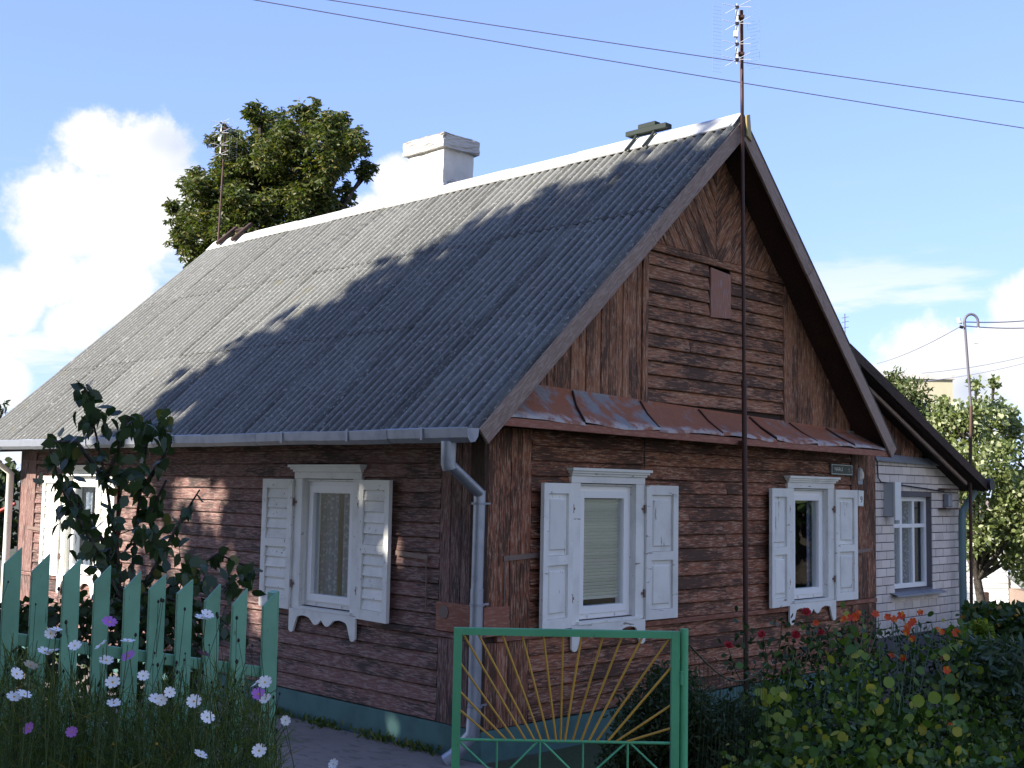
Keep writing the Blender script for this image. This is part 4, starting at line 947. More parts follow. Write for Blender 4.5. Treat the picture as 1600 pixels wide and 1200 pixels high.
tops = [((150, 860), 355), ((150, 755), 425), ((150, 592), 475), ((165, 405), 540), ((255, 410), 590), ((395, 415), 630), ((510, 420), 675), ((635, 420), 718), ((750, 425), 745), ((858, 430), 770), ((985, 430), 815), ((1095, 435), 865), ((1215, 440), 910), ((1375, 455), 955), ((1380, 630), 1020), ((1380, 845), 1070), ((1380, 975), 1130)]
for (x, y), xb in tops:
    vt = -.028 if y < 460 else -(y-390-(x-150)*.022)*S_
    bar((u_(x), vt), (u_(xb), MID+.004), .0052, 'sun_ray', M['yellow'])
LOW = -.66
bar((.018, LOW), (GW-.032, LOW), .0060, 'crossbar', M['gate'])
for x in (375, 625, 875, 1135): bar((u_(x), MID-.005), (u_(x), -1.12), .0048, 'lattice_bar', M['gate'])
for a, c in ((150, 395), (610, 395), (640, 870), (1120, 880), (1150, 1390)): bar((u_(a), MID-.004), (u_(c), LOW+.004), .0048, 'lattice_bar', M['gate'])
gp_ = thing('gate_post', 'round green steel post behind the right edge of the gate', 'post', QF.P(GW+.026, -1.25, 0))
k = MB(); k.tube([QF.P(GW+.026, -1.3, -.0), QF.P(GW+.026, .012, -.0)], .0185, 10); k.build('tube', M['gate'], gp_)
for z_ in (-.2, -.9):
    k = MB(); k.tube([QF.P(GW+.012, z_-.03, .022), QF.P(GW+.012, z_+.03, .022)], .008, 8); k.build('hinge', M['gate'], gp_)
# wire mesh running from the post towards the bed
wf = thing('wire_mesh_fence', 'sagging dark wire mesh fence running from the gate post into the garden', 'fence', QF.P(GW+.05, -1.2))
A0 = QF.P(GW+.05, -.06); B0 = at(1200, 1130, 7.9); k = MB(); L_ = Vector((B0.x-A0.x, B0.y-A0.y, 0)); n_ = 24
def mesh_pt(s, v): 
    tz = A0.z*(1-s)+(A0.z-.42)*s - .14*math.sin(s*math.pi); return Vector((A0.x+L_.x*s, A0.y+L_.y*s, .35+(tz-.35)*v))
for i in range(n_):
    s0 = i/n_; k.tube([mesh_pt(min(max(s0+q*.14, 0), 1), q) for q in (0, .25, .5, .75, 1)], .0009, 3, False); k.tube([mesh_pt(min(max(s0+.14-q*.14, 0), 1), q) for q in (0, .25, .5, .75, 1)], .0009, 3, False)
k.build('wire_mesh', M['dark_leaf'], wf)
k = MB(); k.tube([mesh_pt(q/8, 1.) for q in range(9)], .004, 5); k.build('top_wire', M['dark_leaf'], wf)

# ------------------------------------------------------------------ trees
def limb_tree(name, label, foot, fork, blobs, m_leaf, density, size, shape='oval', r0=.18, group=None, droop=.3, cluster=None, shell=.55, cat='tree', foliage='crown', ragged=0, gaps=()):
    t_ = thing(name, label, cat, foot, group); k = MB(); foot = Vector(foot); fork = Vector(fork)
    k.tube([foot, foot.lerp(fork, .5)+Vector((.05, .03, 0)), fork], [r0*1.25, r0, r0*.85], 9)
    for c, r in blobs:
        c = Vector(c); mid = fork.lerp(c, .5)+Vector((random.uniform(-.2, .2), random.uniform(-.2, .2), -.1))*r*.4; k.tube([fork, mid, c], [r0*.6, r0*.32, r0*.1], 6)
        for _ in range(3):
            e = c+Vector((random.gauss(0, 1), random.gauss(0, 1), random.gauss(0, .8))).normalized()*r*.8; k.tube([mid.lerp(c, .7), c.lerp(e, .5), e], [r0*.16, r0*.1, r0*.03], 4)
    k.build('trunk', M['bark'], t_)
    if ragged:
        sub = []
        for c, r in blobs:
            sub.append((c, r*.72))
            for _ in range(ragged):
                d = Vector((random.gauss(0, 1), random.gauss(0, 1), random.gauss(0, 1))).normalized(); sub.append((Vector(c)+d*r*random.uniform(.6, 1.05), r*random.uniform(.22, .40)))
        blobs = sub
    C = np.concatenate([in_blob(int(density*(r**2)), c, r, shell) for c, r in blobs])
    for q, gr in gaps:                                              # leaves cut away along sun rays to throw dapples on the wall
        v = C-np.array(q); sv = np.array(tuple(sdir)); C = C[np.linalg.norm(v-(v@sv)[:, None]*sv, axis=1) > gr]
    if cluster:                                                     # palmate groups of leaflets
        n = len(C); ax = rng.normal(size=(n, 3))*.5; base = np.repeat(C, cluster, 0)
        a = np.tile(np.arange(cluster)*2*math.pi/cluster, n)+np.repeat(rng.random(n)*6.28, cluster)
        up = np.stack([np.cos(a), np.sin(a), -.55+.4*rng.normal(size=len(a))], 1)*2.2
        V, kk = leaf_verts(base-np.array(foot), size*(.7+.5*rng.random(len(base))), shape, up=up, spread=.5)
    else: V, kk = leaf_verts(C-np.array(foot), size*(.7+.6*rng.random(len(C))), shape, droop=droop)
    o = bpy.data.objects.new(foliage, np_mesh(foliage, V, kk, m_leaf)); finish(o, t_, foot); return t_
def pb(lst, D, dj=1.): return [(at(x, y, D+random.uniform(-dj, dj)), r*D/FPX) for x, y, r in lst]
# chestnut behind the house
ch_b = pb([(455, 255, 78), (395, 270, 66), (345, 300, 48), (505, 240, 62), (548, 225, 30), (430, 200, 46), (402, 176, 24), (485, 190, 34), (525, 205, 32), (332, 350, 50), (290, 345, 26), (305, 395, 34), (285, 372, 22), (568, 270, 20), (478, 320, 62), (535, 310, 30), (400, 350, 62), (345, 400, 45), (355, 225, 30), (305, 290, 22), (272, 325, 14), (450, 400, 80)], 25, 1.)
limb_tree('chestnut_tree', 'large dark green chestnut tree rising behind the far end of the roof', tuple(at(440, 900, 25))[:2]+(.0,), at(440, 480, 25), ch_b, M['chestnut_leaf'], 1500, .112, 'lance', .22, cluster=5, shell=.5, ragged=9)
# apple tree to the right of the annex
ap_b = pb([(1500, 650, 34), (1552, 640, 36), (1470, 690, 34), (1525, 720, 58), (1590, 770, 62), (1540, 815, 52), (1620, 850, 62), (1525, 600, 15), (1553, 598, 13), (1575, 640, 14), (1478, 640, 16), (1580, 860, 45), (1505, 780, 40), (1535, 870, 25), (1640, 760, 60), (1490, 720, 45), (1500, 830, 40), (1515, 665, 40), (1560, 700, 50), (1610, 790, 60), (1470, 650, 25)], 22, 1.)
limb_tree('apple_tree', 'sunlit pale green apple tree with forked dark trunk right of the annex', tuple(at(1548, 985, 22))[:2]+(-.6,), at(1527, 905, 22), ap_b, M['apple_leaf'], 3600, .088, 'oval', .085, shell=.85, ragged=5)
pb2 = pb([(1400, 595, 20), (1425, 620, 30), (1445, 660, 36), (1465, 700, 34), (1390, 630, 24), (1425, 680, 40)], 28, 1.)
limb_tree('cypress_tree', 'yellowish green conifer in front of the cream apartment block', tuple(at(1435, 900, 28))[:2]+(-.3,), at(1435, 740, 28), pb2, M['fir_leaf'], 3200, .12, 'lance', .07, droop=-.4, shell=.8)
pb3 = pb([(1600, 690, 16), (1618, 665, 22), (1640, 700, 40), (1590, 720, 12)], 18, .5)
limb_tree('plum_tree', 'dark violet green branch tips at the right edge of the picture', tuple(at(1680, 980, 18))[:2]+(-.1,), at(1670, 800, 18), pb3, M['dark_leaf'], 1500, .12, 'lance', .1, shell=.8)
pb4 = pb([(-20, 660, 34), (5, 640, 16), (15, 655, 10), (-60, 640, 50)], 24, .5)
limb_tree('young_ash_tree', 'thin bluish tree top at the left edge beyond the roof', tuple(at(-40, 900, 24))[:2]+(-.1,), at(-35, 750, 24), pb4, M['blue_leaf'], 900, .13, 'lance', .1, shell=.9)
pb5 = pb([(-10, 760, 40), (15, 740, 22), (-5, 830, 40), (18, 820, 14), (-50, 800, 60)], 19, .5)
limb_tree('elder_bush', 'dark leafy bush at the left edge beyond the house wall', tuple(at(-10, 930, 19))[:2]+(.0,), at(-10, 880, 19), pb5, M['dark_leaf'], 2200, .13, 'oval', .07, shell=.9, cat='bush')
GAPS = [((0, 3.98, 2.0), .34), ((0, 4.38, 2.15), .28), ((0, 3.55, 1.5), .24), ((-.03, 1.42, 2.12), .30), ((-.03, 1.18, 1.72), .24), ((0, .9, 1.66), .24), ((0, 2.9, .85), .28), ((0, 4.55, 1.3), .36), ((0, 3.2, 1.15), .26), ((-.05, 1.0, .28), .24), ((-.3, 4.4, 2.95), .3)]
# tall lindens left of the picture: they shade the whole garden
for i, (foot, blobs) in enumerate([((-13, 4.2, .1), [((-13, 5.55, 9.0), 3.0), ((-13, 4.9, 11.1), 2.35), ((-13, 2.6, 11.3), 2.9), ((-13, 4.2, 6.3), 2.9), ((-13, 1.4, 8.2), 3.0), ((-13, 6.9, 10.2), 1.6), ((-13, 5.6, 4.2), 2.4)]),
                                   ((-13.5, -1.5, .1), [((-13.5, -1.3, 10.2), 3.3), ((-13.5, .6, 6.0), 2.9), ((-13.5, -3.2, 6.5), 3.0), ((-13.5, -1.5, 3.8), 2.6), ((-13.3, .4, 11.6), 2.6)]),
                                   ((-13.5, -7.5, .1), [((-13.5, -5.5, 9.6), 3.2), ((-13.5, -8.5, 8.8), 3.2), ((-13.5, -7.2, 5.4), 3.0)])]):
    limb_tree('linden_tree', ['tall linden tree left of the house shading its roof', 'tall linden tree left of the garden gate', 'tall linden tree left of the place where the camera stands'][i], foot, (foot[0], foot[1], 3.2), blobs, M['shade_leaf'], 800, .34, 'oval', .24, 'lindens left of the house', .3, shell=.9, gaps=GAPS)

limb_tree('maple_tree', 'broad maple tree across the road right of the gable', (15.5, -6.6, .0), (15.5, -6.6, 2.0), [((15.2, -6.2, 4.0), 2.0), ((16.2, -8.0, 4.6), 2.0), ((15.2, -5.0, 5.6), 1.6), ((15.5, -7.2, 6.4), 2.0), ((14.8, -6.4, 2.6), 1.3)], M['shade_leaf'], 240, .26, 'oval', .2, shell=.9)
# ------------------------------------------------------------------ lilac in front of the long wall
lil = thing('lilac_bush', 'dark lilac bush with drooping leaves between the picket fence and the house', 'bush', tuple(at(205, 1000, 7.4))[:2]+(.35,))
stems = [[(200, 1130, 7.5), (190, 1000, 7.5), (185, 880, 7.5), (165, 750, 7.4), (150, 680, 7.4), (132, 605, 7.3)], [(205, 1130, 7.5), (200, 960, 7.6), (215, 800, 7.7), (225, 730, 7.7), (235, 655, 7.7)], [(195, 1120, 7.5), (190, 940, 7.4), (140, 840, 7.1), (95, 760, 7.0), (78, 700, 6.9)],
         [(205, 1120, 7.6), (205, 950, 7.7), (250, 870, 7.9), (290, 800, 8.0), (312, 765, 8.0)], [(210, 1100, 7.6), (215, 960, 7.7), (285, 900, 7.8), (340, 865, 7.9), (395, 890, 7.9)], [(165, 750, 7.4), (120, 690, 7.2), (85, 690, 7.1)], [(225, 760, 7.7), (255, 715, 7.6), (268, 690, 7.6)], [(185, 880, 7.5), (130, 800, 7.7), (100, 740, 7.8)], [(250, 870, 7.9), (235, 800, 7.7), (260, 750, 7.7)], [(190, 920, 7.5), (240, 930, 7.3), (320, 950, 7.3)], [(165, 750, 7.4), (185, 700, 7.3), (200, 650, 7.3)]]
k = MB(); samples = []
for st in stems:
    P = [at(*q) for q in st]; n = len(P); k.tube(P, [.013*(1-i/n)+.003 for i in range(n)], 5)
    for i in range(n-1):
        if st[i][1] > 1000: continue
        L = (P[i+1]-P[i]).length
        for _ in range(int(L*42)): samples.append(P[i].lerp(P[i+1], random.random()))
def lilac_leaf_mesh():
    k = MB(); prof = [(0, 0.), (.12, .20), (.38, .29), (.68, .19), (1.0, 0.)]; vs = []
    for s, w in prof:
        dz = -.6*s*s; vs += [(s, 0, dz), (s, w, dz+.16*w), (s, -w, dz+.16*w)]
    fs = []
    for i in range(4): fs += [(3*i, 3*i+3, 3*i+4, 3*i+1), (3*i, 3*i+2, 3*i+5, 3*i+3)]
    k.add(vs, fs, True); me = k.mesh('leaf', Vector((0, 0, 0))); me.materials.append(M['lilac_leaf']); return me
lme = lilac_leaf_mesh(); random.shuffle(samples)
def leaf_at(me, p, s, parent, name='leaf', tilt=(-1.15, .0)):
    a = random.uniform(0, 6.283); e = random.uniform(*tilt)
    U = Vector((math.cos(a)*math.cos(e), math.sin(a)*math.cos(e), math.sin(e))); V = Vector((-math.sin(a), math.cos(a), random.uniform(-.3, .3))); V = (V-U*V.dot(U)).normalized()
    m4 = Frame(p, U, V, U.cross(V)).M() @ Matrix.Scale(s, 4); return place(name, me, m4, parent)
cl = [(110, 790, 42), (150, 645, 30), (215, 665, 34), (240, 830, 40), (300, 880, 45), (340, 960, 45), (150, 860, 40), (90, 700, 26), (205, 740, 30), (260, 940, 55), (170, 930, 45), (380, 900, 25), (130, 610, 14), (250, 660, 18)]
for x, y, r in cl:
    c0 = at(x, y, 7.5); near = sorted(samples[:400], key=lambda p: (p-c0).length)[:1]
    k.tube([near[0], near[0].lerp(c0, .5)+Vector((0, 0, .03)), c0], [.005, .004, .002], 4)
    for _ in range(4):
        e = at(x+random.gauss(0, r*.5), y+random.gauss(0, r*.5), 7.5+random.gauss(0, .2)); k.tube([near[0].lerp(c0, .5), e], [.003, .0015], 3)
        for q in (.4, .6, .8, .95): samples.append(near[0].lerp(c0, .5).lerp(e, q))
    for _ in range(int(r*.45)): samples.append(at(x+random.gauss(0, r*.55), y+random.gauss(0, r*.55), 7.5+random.gauss(0, .25)))
k.build('stem', M['bark'], lil)
random.shuffle(samples)
for p in samples[:300]: leaf_at(lme, p, random.uniform(.055, .098), lil)
if len(samples) > 300:
    V, kk = leaf_verts(np.array([tuple(p) for p in samples[300:]])-np.array(WP[lil.name]), .10, 'oval', droop=.7); o = bpy.data.objects.new('foliage', np_mesh('foliage', V, kk, M['lilac_leaf'])); finish(o, lil, WP[lil.name]); o['kind'] = 'stuff'
# low dark growth behind the fence
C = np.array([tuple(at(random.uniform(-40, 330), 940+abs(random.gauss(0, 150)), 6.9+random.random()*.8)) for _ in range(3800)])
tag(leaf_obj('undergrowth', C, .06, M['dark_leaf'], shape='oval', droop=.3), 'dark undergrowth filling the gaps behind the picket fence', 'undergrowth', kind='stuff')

# ------------------------------------------------------------------ cosmos in front of the fence
def top_y(x): return 1065-22*math.sin(x*.021+.6)-16*math.sin(x*.057) + max(0, x-330)*.35 + (20 if x > 100 else 0)
st_v = []; NSTR = 30000
for _ in range(NSTR):
    x = random.uniform(-60, 425 + 15*random.random()); ty = top_y(x); y = ty + (1480-ty)*random.random()**.75; D = random.uniform(4.35, 5.25)
    st_v.append(tuple(at(x, y, D)))
C = np.array(st_v)
tag(leaf_obj('cosmos_foliage', C, .07+.09*rng.random(len(C)), M['cosmos_leaf'], shape='thin', up=np.array([0, 0, 1.1])), 'feathery green cosmos foliage crowding the foot of the picket fence', 'foliage', kind='stuff')
k = MB()
for _ in range(230):
    x = random.uniform(-30, 440); D = random.uniform(4.4, 5.2); y = top_y(x)-random.uniform(-90, 60); p = at(x, y, D); q = Vector((p.x+random.gauss(0, .06), p.y+random.gauss(0, .06), p.z-random.uniform(.25, .5))); k.tube([q, q.lerp(p, .5)+Vector((random.gauss(0, .015), 0, 0)), p], .0016, 3, False)
tag(k.build('cosmos_stalks', M['stem']), 'thin green cosmos stalks standing before the picket fence', 'stalks', kind='stuff')
k = MB()
for _ in range(170):
    x = random.uniform(0, 440); D = random.uniform(4.4, 5.2); y = top_y(x)-random.uniform(-110, 150 if random.random() < .45 else 50); p = at(x, y, D); r = random.uniform(.004, .0075)
    k.tube([p-Vector((0, 0, r)), p, p+Vector((0, 0, r*1.3))], [r*.5, r, r*.4], 5)
    k.tube([p-Vector((random.gauss(0, .03), random.gauss(0, .03), .22)), p], .0011, 3, False)
tag(k.build('cosmos_buds', M['bud']), 'small dark cosmos buds dotted before the green pickets', 'buds', kind='stuff')
def petal_mesh(name, m, n=8, cup=.2):
    k = MB()
    for i in range(n):
        a = 2*math.pi*i/n; c, s = math.cos(a), math.sin(a); z = .012*(i % 2)
        pts = [(0.12, -.06), (.55, -.27), (.95, -.24), (1.0, -.08), (.93, 0), (1.0, .08), (.95, .24), (.55, .27), (.12, .06)]
        k.add([(u*c-v*s, u*s+v*c, z+cup*u*u*(.7+.3*math.sin(i*2.3))) for u, v in pts], [tuple(range(9))])
    me = k.mesh(name, Vector((0, 0, 0))); me.materials.append(m); return me
disc = MB(); disc.tube([(0, 0, -.03), (0, 0, .05), (0, 0, .11)], [.13, .15, .09], 10); disc_me = disc.mesh('disc', Vector((0, 0, 0))); disc_me.materials.append(M['petal_yellow'])
pet_w = petal_mesh('petals', M['petal_white']); pet_p = petal_mesh('petals', M['petal_pink'])
def cosmos(x, y, D, pm, label, group, r=.033):
    p = at(x, y, D); base = Vector((p.x+random.gauss(0, .10), p.y+random.gauss(0, .10), gz(p.x, p.y)))
    t_ = thing('cosmos_flower', label, 'flower', base, group)
    tocam = (CAM-p).normalized(); N = (Vector((0, 0, 1))*random.uniform(.35, 1.1) + tocam*random.uniform(.25, 1.) + Vector((random.gauss(0, .35), random.gauss(0, .35), 0))).normalized()
    k = MB(); k.tube([base, base.lerp(p, .55)+Vector((random.gauss(0, .03), random.gauss(0, .03), 0)), p-N*.012], [.003, .0022, .0015], 4); k.build('stem', M['stem'], t_)
    U = N.orthogonal().normalized(); U = Matrix.Rotation(random.random()*6.28, 3, N) @ U; m4 = Frame(p, U, N.cross(U), N).M() @ Matrix.Scale(r*random.uniform(.85, 1.1), 4)
    place('petals', pm, m4, t_); place('disc', disc_me, m4, t_)
whites = [(26, 1053), (38, 1085), (22, 1089), (79, 990), (88, 984), (70, 1018), (82, 1017), (117, 1009), (158, 1008), (166, 1032), (200, 1002), (176, 1066), (224, 1056), (178, 1099), (243, 1092), (252, 1094), (265, 1082), (303, 1096), (324, 1121), (316, 965), (324, 960), (402, 1067), (414, 1066), (415, 1092), (405, 1173), (313, 1179), (48, 1040), (446, 1126), (521, 1194)]
ORD = ['first', 'second', 'third', 'fourth', 'fifth', 'sixth', 'seventh', 'eighth', 'ninth', 'tenth']
def nearest(x): return min(range(10), key=lambda i: abs(tips[i+2][0]-12-x))
byp = {}
for x, y in whites:
    if x < 430: byp.setdefault(nearest(x), []).append(y)
for x, y in whites:
    if x < 430:
        i = nearest(x); col = sorted(byp[i]); r_ = col.index(y)
        lb = 'white cosmos flower before the %s picket from the left' % ORD[i]
        if len(col) > 1: lb += ', ' + ('highest' if r_ == 0 else 'lowest' if r_ == len(col)-1 else ORD[r_]+' from the top')
    else: lb = 'white cosmos flower over the path, %s' % ('just right of the fence end' if x < 480 else 'low and alone between fence and gate')
    cosmos(x, y, 4.25 if x < 430 else 4.9, pet_w, lb, 'white cosmos flowers before the fence', .025 if x < 430 else .021)
for (x, y), lb in zip([(171, 972), (201, 1025), (318, 1022), (404, 1085), (45, 1138), (112, 1144)],
                      ['lilac cosmos flower, highest of the purple ones, on the fourth picket', 'lilac cosmos flower drooping beside the rail under two white ones', 'vivid lilac cosmos flower, largest, in the middle of the right pickets', 'lilac cosmos flower tucked behind white ones at the end of the fence', 'lilac cosmos flower low at the left edge, seen from the side', 'lilac cosmos flower low in the foliage beside a paler one at its left']):
    cosmos(x, y, 4.3, pet_p, lb, 'lilac cosmos flowers before the fence', .025)
for (x, y), lb in zip([(178, 1163), (245, 1163)], ['tiny yellow flower low in the foliage, the left one', 'tiny yellow flower low in the foliage, the right one']):
    p = at(x, y, 4.4); t_ = thing('yellow_flower', lb, 'flower', (p.x, p.y, gz(p.x, p.y)), 'small yellow flowers'); k = MB(); k.tube([Vector((p.x, p.y, gz(p.x, p.y))), p], .002, 4); k.build('stem', M['stem'], t_)
    place('petals', disc_me, Frame(p, (1, 0, 0), (0, 1, 0), (0, 0, 1)).M() @ Matrix.Scale(.05, 4), t_)

# ------------------------------------------------------------------ garden bed on the right
def round_leaf_mesh(m):
    k = MB(); n = 9; vs = [(0, 0, -.10)]+[(math.cos(2*math.pi*i/n)*(1+.06*math.sin(i*3)), math.sin(2*math.pi*i/n)*(1+.05*math.cos(i*2)), .06*math.sin(i*1.7)) for i in range(n)]
    k.add(vs, [(0, 1+i, 1+(i+1) % n) for i in range(n)], True); me = k.mesh('leaf', Vector((0, 0, 0))); me.materials.append(m); return me
rl_n = round_leaf_mesh(M['nast_leaf']); rl_l = round_leaf_mesh(M['lime_leaf'])
def face_cam(p, s, spread=.8, up=.45):
    N = ((CAM-p).normalized()+Vector((0, 0, up))+Vector((random.gauss(0, spread), random.gauss(0, spread), random.gauss(0, spread*.6)))).normalized(); U = Matrix.Rotation(random.random()*6.28, 3, N) @ N.orthogonal().normalized()
    return Frame(p, U, N.cross(U), N).M() @ Matrix.Scale(s, 4)
prof_x = [1130, 1175, 1220, 1270, 1310, 1350, 1400, 1440, 1480, 1500, 1530, 1700]; prof_y = [1120, 1085, 1035, 990, 968, 962, 968, 978, 972, 990, 1040, 1090]
bed_top = lambda x: float(np.interp(x, prof_x, prof_y)) + 16*math.sin(x*.11)*math.sin(x*.037+1) + 8*math.sin(x*.31)
def bed_pt(x, f):
    ty = bed_top(x); y = ty+(1260-ty)*f; return at(x, y, 9.2-2.2*f+random.gauss(0, .18))
bed = thing('nasturtium_bed', 'tangled nasturtium bed with round leaves and orange flowers before the gable', 'plants', tuple(at(1350, 1100, 8.6))[:2]+(.1,))
clumps = [(random.uniform(1150, 1560), random.random()**.8) for _ in range(95)]
def bed_rand():
    cx_, f_ = random.choice(clumps); p = bed_pt(cx_+random.gauss(0, 14), min(max(f_+random.gauss(0, .05), 0), 1)); return tuple(p+Vector((random.gauss(0, .10), random.gauss(0, .10), random.gauss(0, .06))))
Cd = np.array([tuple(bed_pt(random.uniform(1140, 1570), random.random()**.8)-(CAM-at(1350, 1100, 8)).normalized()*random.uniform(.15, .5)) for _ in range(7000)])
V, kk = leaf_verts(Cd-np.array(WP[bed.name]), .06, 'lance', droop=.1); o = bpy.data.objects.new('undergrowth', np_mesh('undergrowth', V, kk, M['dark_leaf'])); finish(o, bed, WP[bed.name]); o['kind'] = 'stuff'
C = np.array([bed_rand() for _ in range(6500)])
V, kk = leaf_verts(C-np.array(WP[bed.name]), .018+.045*rng.random(len(C))**1.6, 'round', droop=.1); o = bpy.data.objects.new('foliage', np_mesh('foliage', V, kk, leafmat('bed_leaf', (.022, .058, .012), (.10, .17, .022), (.30, .29, .04), .3, .5, .10))); finish(o, bed, WP[bed.name]); o['kind'] = 'stuff'
for _ in range(280):
    x, f = random.choice([c for c in clumps if c[0] > 1255]); x += random.gauss(0, 16); f = min(max(f+random.gauss(0, .06), 0), 1); x = min(x, 1500) if f < .2 else x
    p = bed_pt(x, f)+(CAM-at(x, 1100, 8)).normalized()*random.uniform(.0, .18); place('leaf', rl_n, face_cam(p, random.uniform(.016, .038)), bed)
def nast_flower(x, y, D, s, m):
    k = MB(); p = at(x, y, D)
    for i in range(5):
        a = 2*math.pi*i/5; c, s_ = math.cos(a), math.sin(a); pts = [(.05, -.05), (.5, -.42), (.95, -.36), (1.02, 0), (.95, .36), (.5, .42), (.05, .05)]
        k.add([(u*c-v*s_, u*s_+v*c, .25*u*u+.03*i) for u, v in pts], [tuple(range(7))])
    me = k.mesh('flower', Vector((0, 0, 0))); me.materials.append(m); place('flower', me, face_cam(p, s, .35, .3), bed)
for x, y in [(1275, 973), (1318, 968), (1326, 966), (1334, 965), (1341, 958), (1338, 963), (1368, 960), (1387, 964), (1397, 968), (1409, 962), (1422, 975), (1427, 971), (1418, 980), (1438, 957), (1417, 987), (1426, 998), (1466, 985), (1472, 988), (1494, 989), (1394, 1024), (1411, 1028), (1474, 1026), (1479, 1047), (1485, 1135), (1515, 1178)]:
    nast_flower(x, y, 8.75+random.uniform(-.15, .1) if y < 1040 else 7.9, random.uniform(.022, .032), M['petal_red'])
k = MB()
for _ in range(34):
    x = random.uniform(1180, 1520); p = bed_pt(x, .02); q = bed_pt(x+random.gauss(0, 30), .5); d = (CAM-p).normalized()*.1; k.tube([p+d, p.lerp(q, .5)+d*1.4, q+d], .0035, 4)
k.build('stem', M['stem'], bed)
# lime-leaved climber
lime = thing('lime_leaved_plant', 'upright plant with pale lime round leaves in the dark bed', 'plant', tuple(at(1205, 1200, 8.0))[:2]+(.1,))
k = MB()
for a, c in (((1190, 1230), (1200, 1080)), ((1215, 1230), (1235, 1090)), ((1200, 1230), (1180, 1160))): k.tube([at(*a, 8.0), at((a[0]+c[0])/2+6, (a[1]+c[1])/2, 8.0), at(*c, 8.0)], .004, 4)
k.build('stem', M['stem'], lime)
for x, y, r in [(1185, 1081, 7), (1202, 1092, 8), (1210, 1080, 7), (1218, 1078, 6), (1197, 1120, 8), (1215, 1120, 8), (1222, 1125, 7), (1231, 1115, 7), (1201, 1131, 6), (1215, 1092, 6), (1231, 1090, 6), (1214, 1139, 6), (1229, 1143, 6), (1178, 1163, 7), (1212, 1158, 9), (1215, 1167, 8), (1242, 1162, 8), (1232, 1186, 10), (1215, 1195, 7), (1205, 1155, 6), (1239, 1126, 5), (1193, 1089, 6), (1260, 1156, 5), (1435, 1120, 11), (1484, 1096, 9), (1420, 1150, 9), (1336, 1172, 8)]:
    if x < 1300: p = at(x, y, 7.9+random.uniform(-.1, .1)); place('leaf', rl_l, face_cam(p, r*7.9/FPX, .3, .2), lime)
for x, y, r in [(1435, 1095, 10), (1484, 1093, 9), (1420, 1123, 9), (1363, 1075, 7), (1491, 1045, 7), (1345, 1020, 6), (1389, 1066, 9), (1337, 1040, 6), (1479, 1027, 6), (1460, 1090, 10), (1360, 1075, 7), (1520, 1045, 8), (1531, 1047, 7), (1440, 1165, 8), (1390, 1170, 9), (1417, 1195, 9)]:
    p = at(x, y, 7.7 if y > 1060 else 8.4); place('leaf', rl_l if x % 3 else rl_n, face_cam(p, r*7.9/FPX, .35, .2), bed)
# dark shrub behind the gate
sh_b = pb([(1015, 1130, 60), (1055, 1090, 50), (1085, 1140, 62), (1040, 1180, 70), (985, 1190, 52), (1125, 1170, 55), (1035, 1060, 24), (1150, 1130, 40)], 8.2, .2)
limb_tree('juniper_shrub', 'dense dark juniper shrub behind the gate before the gable wall', tuple(at(1040, 1200, 8.3))[:2]+(.1,), at(1040, 1180, 8.3), sh_b, M['dark_leaf'], 42000, .045, 'lance', .03, droop=-.3, shell=.9, cat='shrub', foliage='foliage')
# rose bush
ros = thing('rose_bush', 'thin rose bush with red blooms between the antenna pole and the bed', 'bush', tuple(at(1190, 1090, 9.4))[:2]+(.1,)); k = MB(); rl_pts = []
for pts in ([(1175, 1130), (1165, 1030), (1160, 960)], [(1185, 1130), (1200, 1040), (1192, 990)], [(1200, 1130), (1235, 1030), (1243, 990)], [(1190, 1120), (1150, 1050), (1138, 1012)], [(1205, 1120), (1262, 1020), (1260, 962)], [(1200, 1100), (1220, 1000), (1222, 965)]):
    P = [at(x, y, 9.4) for x, y in pts]; k.tube(P, [.006, .0045, .003], 5)
    for _ in range(42): s = random.random(); rl_pts.append((P[0].lerp(P[1], s) if random.random() < .45 else P[1].lerp(P[2], s))+Vector((random.gauss(0, .07), random.gauss(0, .07), random.gauss(0, .05))))
k.build('stem', M['stem'], ros); V, kk = leaf_verts(np.array([tuple(p) for p in rl_pts])-np.array(WP[ros.name]), .055, 'oval', droop=.4); o = bpy.data.objects.new('foliage', np_mesh('foliage', V, kk, M['blue_leaf'])); finish(o, ros, WP[ros.name])
for x, y, s in [(1260, 956, .036), (1190, 991, .030), (1243, 992, .036), (1138, 1008, .036), (1283, 988, .028)]:
    p = at(x, y, 9.3); k = MB()
    for ring, (nn, rad, h) in enumerate([(6, 1., .2), (5, .75, .5), (4, .45, .8)]):
        for i in range(nn):
            a = 2*math.pi*(i+.4*ring)/nn; c, s_ = math.cos(a), math.sin(a); pts = [(.1, -.2, 0), (rad*.8, -.5*rad, h*.5), (rad, -.2*rad, h), (rad, .2*rad, h), (rad*.8, .5*rad, h*.5), (.1, .2, 0)]
            k.add([(u*c-v*s_, u*s_+v*c, z) for u, v, z in pts], [tuple(range(6))])
    me = k.mesh('flower', Vector((0, 0, 0))); me.materials.append(M['petal_rose']); place('flower', me, face_cam(p, s, .3, .6), ros)
